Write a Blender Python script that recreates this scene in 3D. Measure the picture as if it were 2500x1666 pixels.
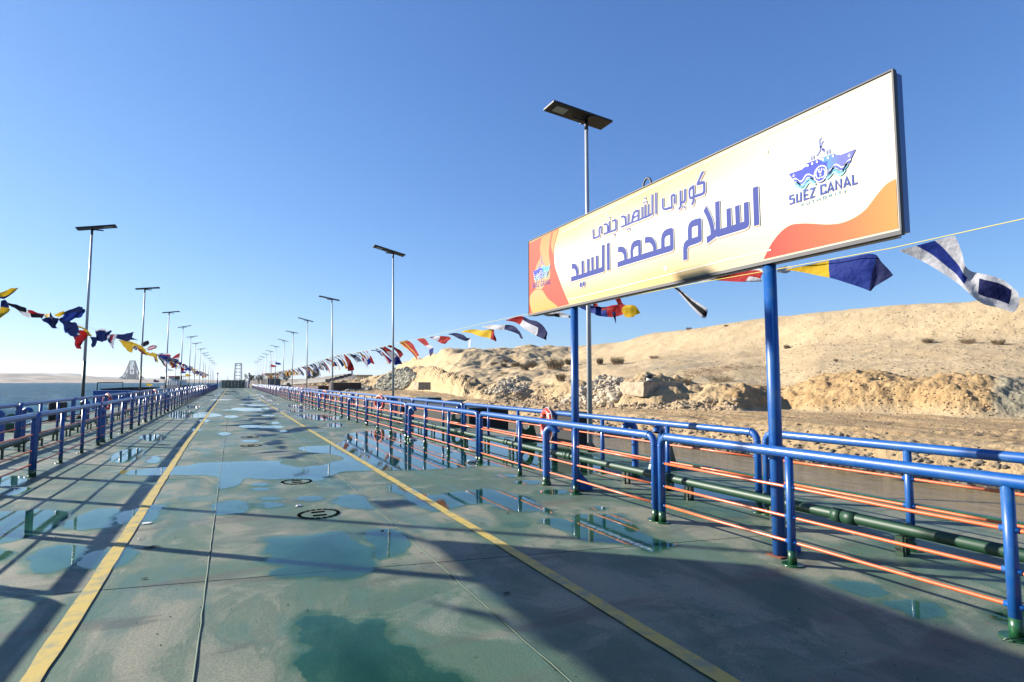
import bpy, math, random
import numpy as np
from mathutils import Vector, Matrix
from mathutils.bvhtree import BVHTree
from mathutils.geometry import tessellate_polygon

for o in list(bpy.data.objects): bpy.data.objects.remove(o)
S = bpy.context.scene
COL = S.collection
R = math.radians
rnd = random.Random(7)

# ------------------------------------------------------------------ camera
FPX, CX, CY, EYE = 1340.0, 1250.0, 833.0, 1.7
PITCH = math.atan(99 / FPX)
YAW = math.atan(683 / FPX * math.cos(PITCH))
cam = bpy.data.objects.new('camera', bpy.data.cameras.new('camera'))
COL.objects.link(cam)
cam.location = (0, 0, EYE)
cam.rotation_euler = (math.pi / 2 + PITCH, 0, -YAW)
cam.data.lens = FPX / 2500 * 36
cam.data.sensor_width = 36
cam.data.clip_start = 0.05
cam.data.clip_end = 30000
S.camera = cam

# ------------------------------------------------------------------ light
SUN_EL = R(22.5)
SUN_DIR = Vector((-1, 0.89, 0)).normalized() * math.cos(SUN_EL) + Vector((0, 0, math.sin(SUN_EL)))
W = bpy.data.worlds.new('World'); S.world = W; W.use_nodes = True
nt = W.node_tree; nt.nodes.clear()
sky = nt.nodes.new('ShaderNodeTexSky'); sky.sky_type = 'NISHITA'; sky.sun_disc = False
sky.sun_elevation = SUN_EL
sky.sun_rotation = math.atan2(SUN_DIR.x, SUN_DIR.y)
sky.altitude = 0; sky.air_density = 1.0; sky.dust_density = 0.3; sky.ozone_density = 2.6
bg = nt.nodes.new('ShaderNodeBackground'); bg.inputs[1].default_value = 0.060
wo = nt.nodes.new('ShaderNodeOutputWorld')
tint = nt.nodes.new('ShaderNodeMix'); tint.data_type = 'RGBA'; tint.blend_type = 'MULTIPLY'; tint.inputs[0].default_value = 1
tint.inputs[7].default_value = (.71, 1.07, 1.86, 1)
nt.links.new(sky.outputs[0], tint.inputs[6])
roll = nt.nodes.new('ShaderNodeVectorMath'); roll.operation = 'MULTIPLY_ADD'; roll.inputs[1].default_value = (.07,) * 3; roll.inputs[2].default_value = (1, 1, 1)
soft = nt.nodes.new('ShaderNodeVectorMath'); soft.operation = 'DIVIDE'
nt.links.new(tint.outputs[2], roll.inputs[0]); nt.links.new(tint.outputs[2], soft.inputs[0]); nt.links.new(roll.outputs[0], soft.inputs[1]); nt.links.new(soft.outputs[0], bg.inputs[0]); nt.links.new(bg.outputs[0], wo.inputs[0])
sl = bpy.data.lights.new('sun', 'SUN'); sl.energy = 5.0; sl.angle = R(0.53); sl.color = (1.0, 0.93, 0.82)
so = bpy.data.objects.new('sun', sl); COL.objects.link(so)
so.rotation_euler = SUN_DIR.to_track_quat('Z', 'Y').to_euler()
S.view_settings.view_transform = 'Standard'; S.view_settings.look = 'None'
S.view_settings.exposure = 1.42; S.view_settings.gamma = 1; S.view_settings.use_curve_mapping = False
S.cycles.max_bounces = 7; S.cycles.transparent_max_bounces = 16

# ------------------------------------------------------------------ surveying: bearings taken from the photograph
def ray(u, v):
    x, y, z = u - CX, CY - v, FPX
    up = y * math.cos(PITCH) + z * math.sin(PITCH); fw = z * math.cos(PITCH) - y * math.sin(PITCH)
    return Vector((x * math.cos(YAW) + fw * math.sin(YAW), -x * math.sin(YAW) + fw * math.cos(YAW), up))
def gp(u, v, z=0.0):
    r = ray(u, v); return r * ((z - EYE) / r.z) + Vector((0, 0, EYE))
def onX(u, v, X):
    r = ray(u, v); return r * (X / r.x) + Vector((0, 0, EYE))
def onY(u, v, Y):
    r = ray(u, v); return r * (Y / r.y) + Vector((0, 0, EYE))

# ------------------------------------------------------------------ helpers
def fbm(x, y, seed=0, octv=5, gain=0.5):
    x = np.asarray(x, float); y = np.asarray(y, float); out = np.zeros(np.broadcast(x, y).shape); a = 1.0
    def h(i, j, s):
        n = (i * 374761393 + j * 668265263 + s * 1274126177) & 0x7fffffff
        n = ((n ^ (n >> 13)) * 1274126177) & 0x7fffffff
        return ((n ^ (n >> 16)) & 0xffff) / 65535.0 - 0.5
    for o in range(octv):
        xi = np.floor(x).astype(np.int64); yi = np.floor(y).astype(np.int64)
        fx = x - xi; fy = y - yi; fx = fx * fx * (3 - 2 * fx); fy = fy * fy * (3 - 2 * fy)
        s = seed + o * 17
        v = (h(xi, yi, s) * (1 - fx) + h(xi + 1, yi, s) * fx) * (1 - fy) + (h(xi, yi + 1, s) * (1 - fx) + h(xi + 1, yi + 1, s) * fx) * fy
        out = out + v * a; a *= gain; x = x * 2.03 + 11.3; y = y * 2.03 + 5.7
    return out

class MB:
    def __init__(s): s.v = []; s.f = []; s.m = []; s.sm = []
    def quadf(s, idx, m=0, smooth=False): s.f.append(tuple(idx)); s.m.append(m); s.sm.append(smooth)
    def box(s, c, d, m=0, rz=0.0, bev=0.0):
        c = Vector(c); hx, hy, hz = d[0] / 2, d[1] / 2, d[2] / 2; M = Matrix.Rotation(rz, 3, 'Z'); n = len(s.v)
        if bev <= 0:
            for x in (-1, 1):
                for y in (-1, 1):
                    for z in (-1, 1): s.v.append(tuple(c + M @ Vector((x * hx, y * hy, z * hz))))
            for f in ((0, 1, 3, 2), (4, 6, 7, 5), (0, 4, 5, 1), (2, 3, 7, 6), (0, 2, 6, 4), (1, 5, 7, 3)):
                s.quadf([n + i for i in f], m)
        else:
            rings = []
            for z, ins in ((-hz, bev), (-hz + bev, 0), (hz - bev, 0), (hz, bev)):
                rg = []
                for (sx, sy) in ((-1, -1), (1, -1), (1, 1), (-1, 1)):
                    a = (sx * (hx - ins), sy * (hy - ins - bev) if True else 0); b = (sx * (hx - ins - bev), sy * (hy - ins))
                    pr = [a, b] if sx * sy < 0 else [b, a]
                    pr = pr if True else pr
                    for p in (pr if (sx, sy) in ((1, -1), (-1, 1)) else pr):
                        rg.append(len(s.v)); s.v.append(tuple(c + M @ Vector((p[0], p[1], z))))
                rings.append(rg)
            # order by angle so the ring is convex whatever the corner order
            for rg in rings:
                rg.sort(key=lambda i: math.atan2(*(M.inverted() @ (Vector(s.v[i]) - c)).yx))
            for a, b in zip(rings, rings[1:]):
                for i in range(8): s.quadf([a[i], a[(i + 1) % 8], b[(i + 1) % 8], b[i]], m)
            s.quadf(rings[0][::-1], m); s.quadf(rings[-1], m)
    def tube(s, pts, r, n=10, m=0, caps=True, smooth=True, closed=False):
        pts = [Vector(p) for p in pts]; rr = r if isinstance(r, (list, tuple)) else [r] * len(pts)
        up = None; rings = []
        N = len(pts)
        for i, p in enumerate(pts):
            if closed: t = (pts[(i + 1) % N] - pts[i - 1])
            else: t = (pts[min(i + 1, N - 1)] - pts[max(i - 1, 0)])
            if t.length < 1e-9: t = Vector((0, 0, 1))
            t.normalize()
            if up is None: up = Vector((0, 0, 1)) if abs(t.z) < 0.9 else Vector((1, 0, 0))
            a = (up - t * up.dot(t)).normalized(); b = t.cross(a); up = a
            rg = []
            for k in range(n):
                an = 2 * math.pi * k / n; rg.append(len(s.v)); s.v.append(tuple(p + (a * math.cos(an) + b * math.sin(an)) * rr[i]))
            rings.append(rg)
        prs = list(zip(rings, rings[1:]))
        if closed: prs.append((rings[-1], rings[0]))
        for A, B in prs:
            for k in range(n): s.quadf([A[k], A[(k + 1) % n], B[(k + 1) % n], B[k]], m, smooth)
        if caps and not closed: s.quadf(rings[0][::-1], m); s.quadf(rings[-1], m)
    def cyl(s, c, r, z0, z1, n=12, m=0, r2=None):
        s.tube([(c[0], c[1], z0), (c[0], c[1], z1)], [r, r if r2 is None else r2], n, m)
    def poly(s, outer, holes=(), m=0):      # flat polygon(s) in 3D, tessellated
        loops = [[Vector(p) for p in outer]] + [[Vector(p) for p in h] for h in holes]
        n = len(s.v); tris = tessellate_polygon(loops)
        for l in loops:
            for p in l: s.v.append(tuple(p))
        for t in tris: s.quadf([n + i for i in t], m)
    def prism(s, pts, thick, m=0):          # pts: closed 3D loop, thick: vector
        pts = [Vector(p) for p in pts]; th = Vector(thick); n = len(s.v); k = len(pts)
        tris = tessellate_polygon([pts])
        for p in pts: s.v.append(tuple(p))
        for p in pts: s.v.append(tuple(p + th))
        for t in tris: s.quadf([n + i for i in t], m); s.quadf([n + k + i for i in reversed(t)], m)
        for i in range(k): s.quadf([n + i, n + (i + 1) % k, n + k + (i + 1) % k, n + k + i], m)
    def rock(s, c, r, rn, m=0):
        n = len(s.v); ph = (1 + 5 ** .5) / 2
        M = Matrix.Rotation(rn.random() * 6.3, 3, 'Z') @ Matrix.Rotation(rn.random() * 6.3, 3, 'X')
        sx, sy, sz = rn.uniform(.7, 1.3), rn.uniform(.7, 1.2), rn.uniform(.5, .95)
        for p in ((-1, ph, 0), (1, ph, 0), (-1, -ph, 0), (1, -ph, 0), (0, -1, ph), (0, 1, ph), (0, -1, -ph), (0, 1, -ph), (ph, 0, -1), (ph, 0, 1), (-ph, 0, -1), (-ph, 0, 1)):
            q = M @ Vector(p) * (r / 1.9) * rn.uniform(.75, 1.2); s.v.append((c[0] + q.x * sx, c[1] + q.y * sy, c[2] + q.z * sz))
        for t in ((0, 11, 5), (0, 5, 1), (0, 1, 7), (0, 7, 10), (0, 10, 11), (1, 5, 9), (5, 11, 4), (11, 10, 2), (10, 7, 6), (7, 1, 8), (3, 9, 4), (3, 4, 2), (3, 2, 6), (3, 6, 8), (3, 8, 9), (4, 9, 5), (2, 4, 11), (6, 2, 10), (8, 6, 7), (9, 8, 1)):
            s.quadf([n + i for i in t], m)
    def mesh(s, name, mats):
        me = bpy.data.meshes.new(name); me.from_pydata(s.v, [], s.f)
        for mt in (mats if isinstance(mats, (list, tuple)) else [mats]): me.materials.append(mt)
        me.polygons.foreach_set('material_index', s.m); me.polygons.foreach_set('use_smooth', s.sm)
        me.update(); return me

def put(name, data, parent=None, loc=None, rz=0.0, **props):
    if isinstance(data, tuple): data = data[0].mesh(name, data[1])
    o = bpy.data.objects.new(name, data); COL.objects.link(o)
    if parent is not None: o.parent = parent
    if loc is not None: o.location = loc
    if rz: o.rotation_euler = (0, 0, rz)
    for k, v in props.items(): o[k] = v
    return o
def thing(name, label, cat, loc=(0, 0, 0), rz=0.0, group=None):
    o = put(name, None, None, loc, rz, label=label, category=cat)
    o.empty_display_size = .2
    if group: o['group'] = group
    return o
def dup(root, loc, label, rz=None):
    c = root.copy(); COL.objects.link(c); c.location = loc; c['label'] = label
    if rz is not None: c.rotation_euler = (0, 0, rz)
    for ch in root.children:
        d = ch.copy(); COL.objects.link(d); d.parent = c
        for g in ch.children:
            e = g.copy(); COL.objects.link(e); e.parent = d
    return c
ORD = ['first', 'second', 'third', 'fourth', 'fifth', 'sixth', 'seventh', 'eighth', 'ninth', 'tenth', 'eleventh', 'twelfth']
TENS = {2: 'twenty', 3: 'thirty', 4: 'forty'}
def ordw(n):
    L = ORD + ['thirteenth', 'fourteenth', 'fifteenth', 'sixteenth', 'seventeenth', 'eighteenth', 'nineteenth', 'twentieth']
    if n <= 20: return L[n - 1]
    t, u = divmod(n, 10)
    return {2: 'twentieth', 3: 'thirtieth', 4: 'fortieth'}[t] if u == 0 else TENS[t] + '-' + ORD[u - 1]

# ------------------------------------------------------------------ materials
KA = .80          # photographs of this kind are exposed bright: keep the base colours physical
def mat(name, col, rough=0.6, metal=0.0, spec=0.5, coat=0.0, noise=None, bump=None, sheen=0):
    col = tuple(x * KA for x in col)
    if noise: noise = (tuple(x * KA for x in noise[0]),) + tuple(noise[1:])
    m = bpy.data.materials.new(name); m.use_nodes = True; t = m.node_tree; b = t.nodes['Principled BSDF']
    b.inputs['Base Color'].default_value = (*col, 1); b.inputs['Roughness'].default_value = rough
    b.inputs['Metallic'].default_value = metal; b.inputs['Specular IOR Level'].default_value = spec
    b.inputs['Coat Weight'].default_value = coat; b.inputs['Coat Roughness'].default_value = 0.15
    if noise:                       # (second colour, scale, low, high)
        c2, sc, lo, hi = noise
        tc = t.nodes.new('ShaderNodeTexCoord'); n = t.nodes.new('ShaderNodeTexNoise'); n.inputs['Scale'].default_value = sc
        n.inputs['Detail'].default_value = 6; n.inputs['Roughness'].default_value = .6
        mr = t.nodes.new('ShaderNodeMapRange'); mr.inputs[1].default_value = lo; mr.inputs[2].default_value = hi
        mx = t.nodes.new('ShaderNodeMix'); mx.data_type = 'RGBA'; mx.inputs[6].default_value = (*col, 1); mx.inputs[7].default_value = (*c2, 1)
        t.links.new(tc.outputs['Object'], n.inputs['Vector']); t.links.new(n.outputs[0], mr.inputs[0])
        t.links.new(mr.outputs[0], mx.inputs[0]); t.links.new(mx.outputs[2], b.inputs['Base Color'])
    if bump:                        # (scale, strength, distance)
        tc = t.nodes.new('ShaderNodeTexCoord'); n = t.nodes.new('ShaderNodeTexNoise'); n.inputs['Scale'].default_value = bump[0]; n.inputs['Detail'].default_value = 5
        bp = t.nodes.new('ShaderNodeBump'); bp.inputs['Strength'].default_value = bump[1]; bp.inputs['Distance'].default_value = bump[2]
        t.links.new(tc.outputs['Object'], n.inputs['Vector']); t.links.new(n.outputs[0], bp.inputs['Height']); t.links.new(bp.outputs[0], b.inputs['Normal'])
    return m
M_BLUE = mat('blue_paint', (.005, .085, .33), .40, coat=.18, noise=((.035, .12, .30), 7, .48, .72), bump=(30, .06, .003))
M_BLUEDARK = mat('blue_sign_paint', (.01, .07, .3), .4, coat=.3)
M_ORANGE = mat('orange_paint', (.66, .135, .035), .45, coat=.2, noise=((.45, .09, .03), 14, .5, .75))
M_GREEN = mat('green_paint', (.006, .055, .018), .35, coat=.3, noise=((.02, .12, .05), 6, .5, .75))
M_GREENDK = mat('dark_green_paint', (.004, .03, .012), .4, coat=.3)
M_YELLOWLINE = mat('yellow_line_paint', (.53, .385, .075), .6, noise=((.27, .26, .14), 6, .47, .64), bump=(40, .3, .004))
M_BLACK = mat('black_plastic', (.008, .008, .01), .5)
M_RUBBER = mat('black_rubber', (.012, .012, .012), .8)
M_GALV = mat('galvanised_steel', (.50, .52, .54), .45, metal=.25, noise=((.38, .40, .42), 20, .4, .7))
M_POLEGREEN = mat('dark_green_pole_paint', (.02, .05, .03), .45)
M_LED = mat('lamp_lens', (.35, .42, .40), .2)
M_WHITE = mat('white_paint', (.78, .78, .76), .45)
M_DARK = mat('dark_gap', (.004, .005, .005), 1.0, spec=0)
M_RUST = mat('rusty_steel', (.22, .06, .02), .85, noise=((.1, .03, .02), 12, .4, .6))
M_RED = mat('red_paint', (.55, .03, .02), .4)
M_BUOY = mat('orange_red_buoy', (.72, .06, .035), .4, noise=((.6, .09, .06), 8, .4, .7))
FL = {}
for k, c in dict(navy=(.005, .011, .075), blue=(.008, .027, .21), red=(.32, .008, .011), yellow=(.60, .38, .01), white=(.54, .54, .58), black=(.006, .006, .009)).items():
    c = tuple(x * KA for x in c)
    m = bpy.data.materials.new('flag_cloth_' + k); m.use_nodes = True; t = m.node_tree; b = t.nodes['Principled BSDF']
    b.inputs['Base Color'].default_value = (*c, 1); b.inputs['Roughness'].default_value = .75; b.inputs['Specular IOR Level'].default_value = .25
    tr = t.nodes.new('ShaderNodeBsdfTranslucent'); tr.inputs[0].default_value = (*[min(1, x * 1.1) for x in c], 1)
    mx = t.nodes.new('ShaderNodeMixShader'); mx.inputs[0].default_value = .28
    tc = t.nodes.new('ShaderNodeTexCoord'); n = t.nodes.new('ShaderNodeTexNoise'); n.inputs['Scale'].default_value = 9; n.inputs['Detail'].default_value = 3
    bp = t.nodes.new('ShaderNodeBump'); bp.inputs['Strength'].default_value = .8; bp.inputs['Distance'].default_value = .03
    t.links.new(tc.outputs['Object'], n.inputs['Vector']); t.links.new(n.outputs[0], bp.inputs['Height']); t.links.new(bp.outputs[0], b.inputs['Normal'])
    t.links.new(b.outputs[0], mx.inputs[1]); t.links.new(tr.outputs[0], mx.inputs[2]); t.links.new(mx.outputs[0], t.nodes['Material Output'].inputs[0])
    FL[k] = m
FLK = list(FL); FLM = [FL[k] for k in FLK]
M_ROPE_Y = mat('yellow_rope', (.65, .55, .12), .8)
M_ROPE_W = mat('white_rope', (.7, .7, .7), .8)

class NT:
    """tiny node helper"""
    def __init__(s, name):
        s.k = KA; s.m = bpy.data.materials.new(name); s.m.use_nodes = True; s.t = s.m.node_tree; s.b = s.t.nodes['Principled BSDF']
        s.tc = s.t.nodes.new('ShaderNodeTexCoord'); s.geo = s.t.nodes.new('ShaderNodeNewGeometry')
    def link(s, a, b): s.t.links.new(a, b)
    def mapping(s, scale=(1, 1, 1), loc=(0, 0, 0), src=None):
        n = s.t.nodes.new('ShaderNodeMapping'); n.inputs['Scale'].default_value = scale; n.inputs['Location'].default_value = loc
        s.link(src or s.geo.outputs['Position'], n.inputs[0]); return n.outputs[0]
    def noise(s, vec, scale, detail=5, rough=.55, dist=0):
        n = s.t.nodes.new('ShaderNodeTexNoise'); n.inputs['Scale'].default_value = scale; n.inputs['Detail'].default_value = detail
        n.inputs['Roughness'].default_value = rough; n.inputs['Distortion'].default_value = dist; s.link(vec, n.inputs['Vector']); return n.outputs[0]
    def rng(s, x, a, b, c=0, d=1):
        n = s.t.nodes.new('ShaderNodeMapRange'); n.interpolation_type = 'SMOOTHSTEP'
        for i, v in enumerate((a, b, c, d)): n.inputs[i + 1].default_value = v
        s.link(x, n.inputs[0]); return n.outputs[0]
    def mix(s, f, a, b):
        n = s.t.nodes.new('ShaderNodeMix'); n.data_type = 'RGBA'
        for i, x in ((6, a), (7, b)):
            if isinstance(x, tuple): n.inputs[i].default_value = (*[q * s.k for q in x], 1)
            else: s.link(x, n.inputs[i])
        if isinstance(f, (int, float)): n.inputs[0].default_value = f
        else: s.link(f, n.inputs[0])
        return n.outputs[2]
    def math(s, op, a, b=None):
        n = s.t.nodes.new('ShaderNodeMath'); n.operation = op
        for i, x in enumerate((a, b)):
            if x is None: continue
            if isinstance(x, (int, float)): n.inputs[i].default_value = x
            else: s.link(x, n.inputs[i])
        return n.outputs[0]
    def bump(s, h, strength, dist, normal=None):
        n = s.t.nodes.new('ShaderNodeBump'); n.inputs['Strength'].default_value = strength; n.inputs['Distance'].default_value = dist
        s.link(h, n.inputs['Height'])
        if normal: s.link(normal, n.inputs['Normal'])
        return n.outputs[0]
    def schlick(s, normal=None, f0=.02):
        dp = s.t.nodes.new('ShaderNodeVectorMath'); dp.operation = 'DOT_PRODUCT'
        s.link(s.geo.outputs['Incoming'], dp.inputs[0]); s.link(normal or s.geo.outputs['Normal'], dp.inputs[1])
        k = s.math('POWER', s.math('SUBTRACT', 1.0, s.math('MINIMUM', s.math('ABSOLUTE', dp.outputs['Value']), 1.0)), 5.0)
        return s.math('ADD', s.math('MULTIPLY', k, 1 - f0), f0)
    def sep(s):
        n = s.t.nodes.new('ShaderNodeSeparateXYZ'); s.link(s.geo.outputs['Position'], n.inputs[0]); return n.outputs
    def attr(s, name):
        n = s.t.nodes.new('ShaderNodeAttribute'); n.attribute_name = name; return n.outputs['Fac']

# painted deck: green paint under dried dust, damp stains, tyre marks and some painted flag shade
d = NT('deck_paint')
p1 = d.mapping((1, .55, 1)); big = d.noise(p1, .75, 7, .62, .6)
p2 = d.mapping((1, .35, 1), (4, 9, 0)); mid = d.noise(p2, 1.7, 6, .6, .9)
fine = d.noise(d.mapping(), 60, 3, .6); grain = d.noise(d.mapping(), 150, 3, .6)
c = d.mix(d.rng(big, .43, .59), (.058, .132, .078), (.262, .258, .178))
ring = d.math('SUBTRACT', 1.0, d.rng(d.math('ABSOLUTE', d.math('SUBTRACT', big, .505)), .002, .013))
c = d.mix(d.math('MULTIPLY', ring, .45), c, (.045, .10, .06))
c = d.mix(d.math('MULTIPLY', d.rng(mid, .50, .60), .6), c, (.078, .165, .105))
st = d.noise(d.mapping((.5, 2.6, 1), (7, 3, 0)), .8, 5, .6, .5)
c = d.mix(d.math('MULTIPLY', d.rng(st, .54, .66), .7), c, (.085, .08, .055))
stain_shade = d.noise(d.mapping((.35, 1.1, 1), (31, 13, 0)), .55, 6, .68, 1.0)  # blotchy cross streaks: stains together with flag shadows painted into the colour
c = d.mix(d.math('MULTIPLY', d.rng(stain_shade, .53, .62), .55), c, (.06, .11, .08))
lgt = d.noise(d.mapping((1, 1, 1), (17, 31, 0)), 1.1, 5, .6, 1.2)
c = d.mix(d.math('MULTIPLY', d.rng(lgt, .55, .7), .6), c, (.30, .305, .225))
c = d.mix(d.math('MULTIPLY', d.rng(fine, .38, .64), .50), c, (.06, .08, .07))
c = d.mix(d.math('MULTIPLY', d.rng(grain, .55, .66), .5), c, (.28, .28, .23))
# tyre tracks: narrow bands along the bridge, broken by noise
xyz = d.sep()
wob = d.math('ADD', xyz[0], d.math('MULTIPLY', d.math('SUBTRACT', d.noise(d.mapping((0.01, .12, 1)), 1, 2), .5), .5))
for x0, w_, am in ((.12, .10, .35), (.42, .035, .3), (.56, .03, .35), (1.55, .12, .3), (2.0, .10, .35), (-.55, .12, .25), (3.2, .12, .3)):
    dd = d.math('ABSOLUTE', d.math('SUBTRACT', wob, x0))
    band = d.rng(dd, w_, w_ * .55)
    tread = d.rng(d.noise(d.mapping((6, 26, 1)), 1.0, 2), .42, .56)
    gate = d.rng(d.noise(d.mapping((.3, .35, 1), (x0 * 7, 0, 0)), 1, 3), .45, .58)
    c = d.mix(d.math('MULTIPLY', d.math('MULTIPLY', band, gate), d.math('MULTIPLY', tread, am * 1.6)), c, (.07, .155, .11))
d.link(c, d.b.inputs['Base Color'])
d.link(d.rng(mid, .45, .65, .62, .42), d.b.inputs['Roughness'])
d.b.inputs['Specular IOR Level'].default_value = .4
d.link(d.bump(fine, .35, .004, d.bump(big, .4, .03)), d.b.inputs['Normal'])
M_DECK = d.m

# sand
d = NT('sand')
tan_ = d.attr('tan'); gry = d.attr('grey'); road = d.attr('road')
n1 = d.noise(d.mapping(), .35, 6, .6, .4); n2 = d.noise(d.mapping(), 5, 6, .65); n3 = d.noise(d.mapping(), 1.6, 5, .6)
c = d.mix(d.rng(n1, .35, .65), (.46, .345, .20), (.54, .415, .25))
c = d.mix(d.math('MULTIPLY', d.rng(n2, .55, .75), .35), c, (.30, .235, .15))
ct = d.mix(d.rng(n3, .4, .62), (.45, .305, .15), (.37, .24, .115))
c = d.mix(tan_, c, ct)
c = d.mix(gry, c, d.mix(d.rng(n2, .4, .6), (.28, .26, .19), (.18, .18, .14)))
cr = d.mix(d.rng(d.noise(d.mapping((1.6, .25, 1)), 2.2, 5, .6), .4, .62), (.39, .28, .155), (.30, .205, .11))
c = d.mix(road, c, cr)
wetz = d.rng(d.sep()[2], -.45, -.75)
c = d.mix(wetz, c, (.10, .085, .06))
d.link(c, d.b.inputs['Base Color']); d.b.inputs['Roughness'].default_value = .95; d.b.inputs['Specular IOR Level'].default_value = .15
d.link(d.bump(d.noise(d.mapping(), 14, 4, .7), .55, .06, d.bump(n2, .7, .14)), d.b.inputs['Normal'])
M_SAND = d.m
M_ROCKW = mat('white_rock', (.54, .46, .33), .9, noise=((.38, .31, .21), 2.5, .4, .65))
M_ROCKG = mat('grey_green_rock', (.38, .36, .27), .9, noise=((.24, .23, .18), 2.5, .4, .65))
M_CONC = mat('pale_concrete', (.46, .37, .25), .9, noise=((.30, .23, .16), 3.5, .4, .65), bump=(9, .5, .03))
M_BUSH = mat('dry_bush', (.075, .08, .035), .9, noise=((.13, .10, .055), 4, .4, .6))
M_TWIG = mat('dry_twigs', (.22, .14, .08), .9)

def water(name, deep, bump_scale, strength, dist, rough, cap=.5, stretch=(1, 1, 1), lo=.65, hi=1.45):
    w = NT(name); t = w.t; t.nodes.remove(w.b)
    a = w.noise(w.mapping(stretch), bump_scale, 6, .62, .3); b2 = w.noise(w.mapping(stretch, (9, 4, 0)), bump_scale * .22, 3, .55)
    h = w.math('ADD', a, w.math('MULTIPLY', b2, 1.8)); bn = w.bump(h, strength, dist)
    pt = w.noise(w.mapping((1, .3, 1)), .03, 4)
    df = t.nodes.new('ShaderNodeBsdfDiffuse'); gl = t.nodes.new('ShaderNodeBsdfGlossy'); mx = t.nodes.new('ShaderNodeMixShader')
    rip_shade = w.noise(w.mapping(stretch, (3, 8, 0)), bump_scale * 1.6, 7, .68, .5)  # bright and dark wave slopes painted into the diffuse colour
    w.link(w.mix(w.rng(rip_shade, .40, .62), w.mix(w.rng(pt, .35, .65), tuple(x * lo for x in deep), tuple(x * lo * 1.25 for x in deep)), tuple(x * hi for x in deep)), df.inputs[0]); gl.inputs['Roughness'].default_value = rough
    w.link(bn, gl.inputs['Normal'])
    w.link(w.math('MINIMUM', w.schlick(bn), cap), mx.inputs[0]); w.link(df.outputs[0], mx.inputs[1]); w.link(gl.outputs[0], mx.inputs[2]); w.link(mx.outputs[0], t.nodes['Material Output'].inputs[0])
    return w.m
M_CANAL = water('canal_water', (.042, .112, .172), .40, 1.0, 3.0, .12, .055, (.8, .45, 1))
M_CHAN = water('channel_water', (.24, .175, .075), 1.6, .8, .06, .03, .40, (1.6, .7, 1), .88, 1.12)

# ------------------------------------------------------------------ water
mb = MB(); mb.poly([(-9000, -800, -.8), (-5, -800, -.8), (-5, 400, -.8), (600, 5200, -.8), (600, 12000, -.8), (-9000, 12000, -.8)])
put('canal_water', (mb, M_CANAL), kind='structure')
mb = MB(); mb.poly([(-4.9, -300, -.8), (60, -300, -.8), (60, 420, -.8), (-4.9, 400, -.8)])
put('channel_water', (mb, M_CHAN), kind='structure')

# ------------------------------------------------------------------ land on the right bank
def curve(pts, xs): a = np.array(pts, float); return np.interp(xs, a[:, 0], a[:, 1])
us = [560, 640, 700, 760, 800, 880, 930, 980, 1030, 1080, 1130, 1200, 1300, 1400, 1500, 1600, 1700, 1800, 1900, 2000, 2182, 2350, 2500, 2700]
shX = dict(zip(us, [16] * 24))
footX = dict(zip(us, [24, 24, 25, 26, 27, 28, 29, 30, 30, 27, 22, 20, 24, 22.3, 22, 22.7, 24, 24.7, 28.5, 28, 29.6, 30, 31, 32]))
topV = dict(zip(us, [931, 932, 933, 935, 935, 934, 920, 905, 892, 905, 925, 947, 940, 941, 937, 941, 938, 937, 941, 925, 915, 910, 915, 920]))
crestX = dict(zip(us, [60, 60, 60, 50, 44, 40, 38, 38, 38, 38, 42, 50, 62, 72, 75, 75, 75, 75, 75, 75, 75, 75, 75, 75]))
crestV = dict(zip(us, [931, 932, 933, 934, 933, 928, 918, 893, 872, 857, 864, 859, 848, 856, 845, 821, 807, 797, 784, 776, 760, 755, 745, 735]))
NB, NR = 900, 420
ucols = np.concatenate([np.linspace(575, 1000, 330), np.linspace(1001, 2560, 520), np.linspace(2565, 2700, 50)])
NB = len(ucols)
def tab(dct): return np.interp(ucols, us, [dct[u] for u in us])
fX, tV, cX, cV = tab(footX), tab(topV), tab(crestX), tab(crestV)
knX = np.zeros((NB, 10)); knZ = np.zeros((NB, 10)); bear = np.zeros(NB)
for i, u in enumerate(ucols):
    r = ray(u, 932); bear[i] = math.atan2(r.x, r.y)
    t_ = onX(u, tV[i], fX[i] + 4); cr_ = onX(u, cV[i], cX[i])
    tz = max(t_.z, .5)
    midX = (fX[i] + 4 + cX[i]) / 2 + 2
    mid_ = tz + (cr_.z - tz) * .40
    knX[i] = [12.5, 15.9, 18.6, fX[i], fX[i] + 1.6, fX[i] + 4, fX[i] + 6.5, midX, cX[i], cX[i] + 45]
    knZ[i] = [-2.2, -.83, 0.0, 0.06, (tz) * .62, tz, tz * .93 + .05, max(mid_, tz * .9), cr_.z, max(cr_.z - 6, .3)]
kk = np.array([0, 20, 55, 130, 170, 215, 240, 330, 400, 419], float)
rows = np.arange(NR)
XX = np.zeros((NB, NR)); ZZ = np.zeros((NB, NR))
def smooth_interp(x, xp, fp):          # monotone-ish cubic through the knots
    i = np.clip(np.searchsorted(xp, x, side='right') - 1, 0, len(xp) - 2)
    h = xp[i + 1] - xp[i]; t = (x - xp[i]) / h
    dlt = np.diff(fp) / np.diff(xp); m = np.zeros(len(xp)); m[0] = dlt[0]; m[-1] = dlt[-1]
    for k in range(1, len(xp) - 1):
        a, b = dlt[k - 1], dlt[k]; m[k] = 0 if a * b <= 0 else 2 * a * b / (a + b)
    return (2 * t**3 - 3 * t**2 + 1) * fp[i] + (t**3 - 2 * t**2 + t) * h * m[i] + (-2 * t**3 + 3 * t**2) * fp[i + 1] + (t**3 - t**2) * h * m[i + 1]
for i in range(NB):
    XX[i] = smooth_interp(rows, kk, knX[i]); ZZ[i] = smooth_interp(rows, kk, knZ[i])
k_ = np.ones(9) / 9
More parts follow.
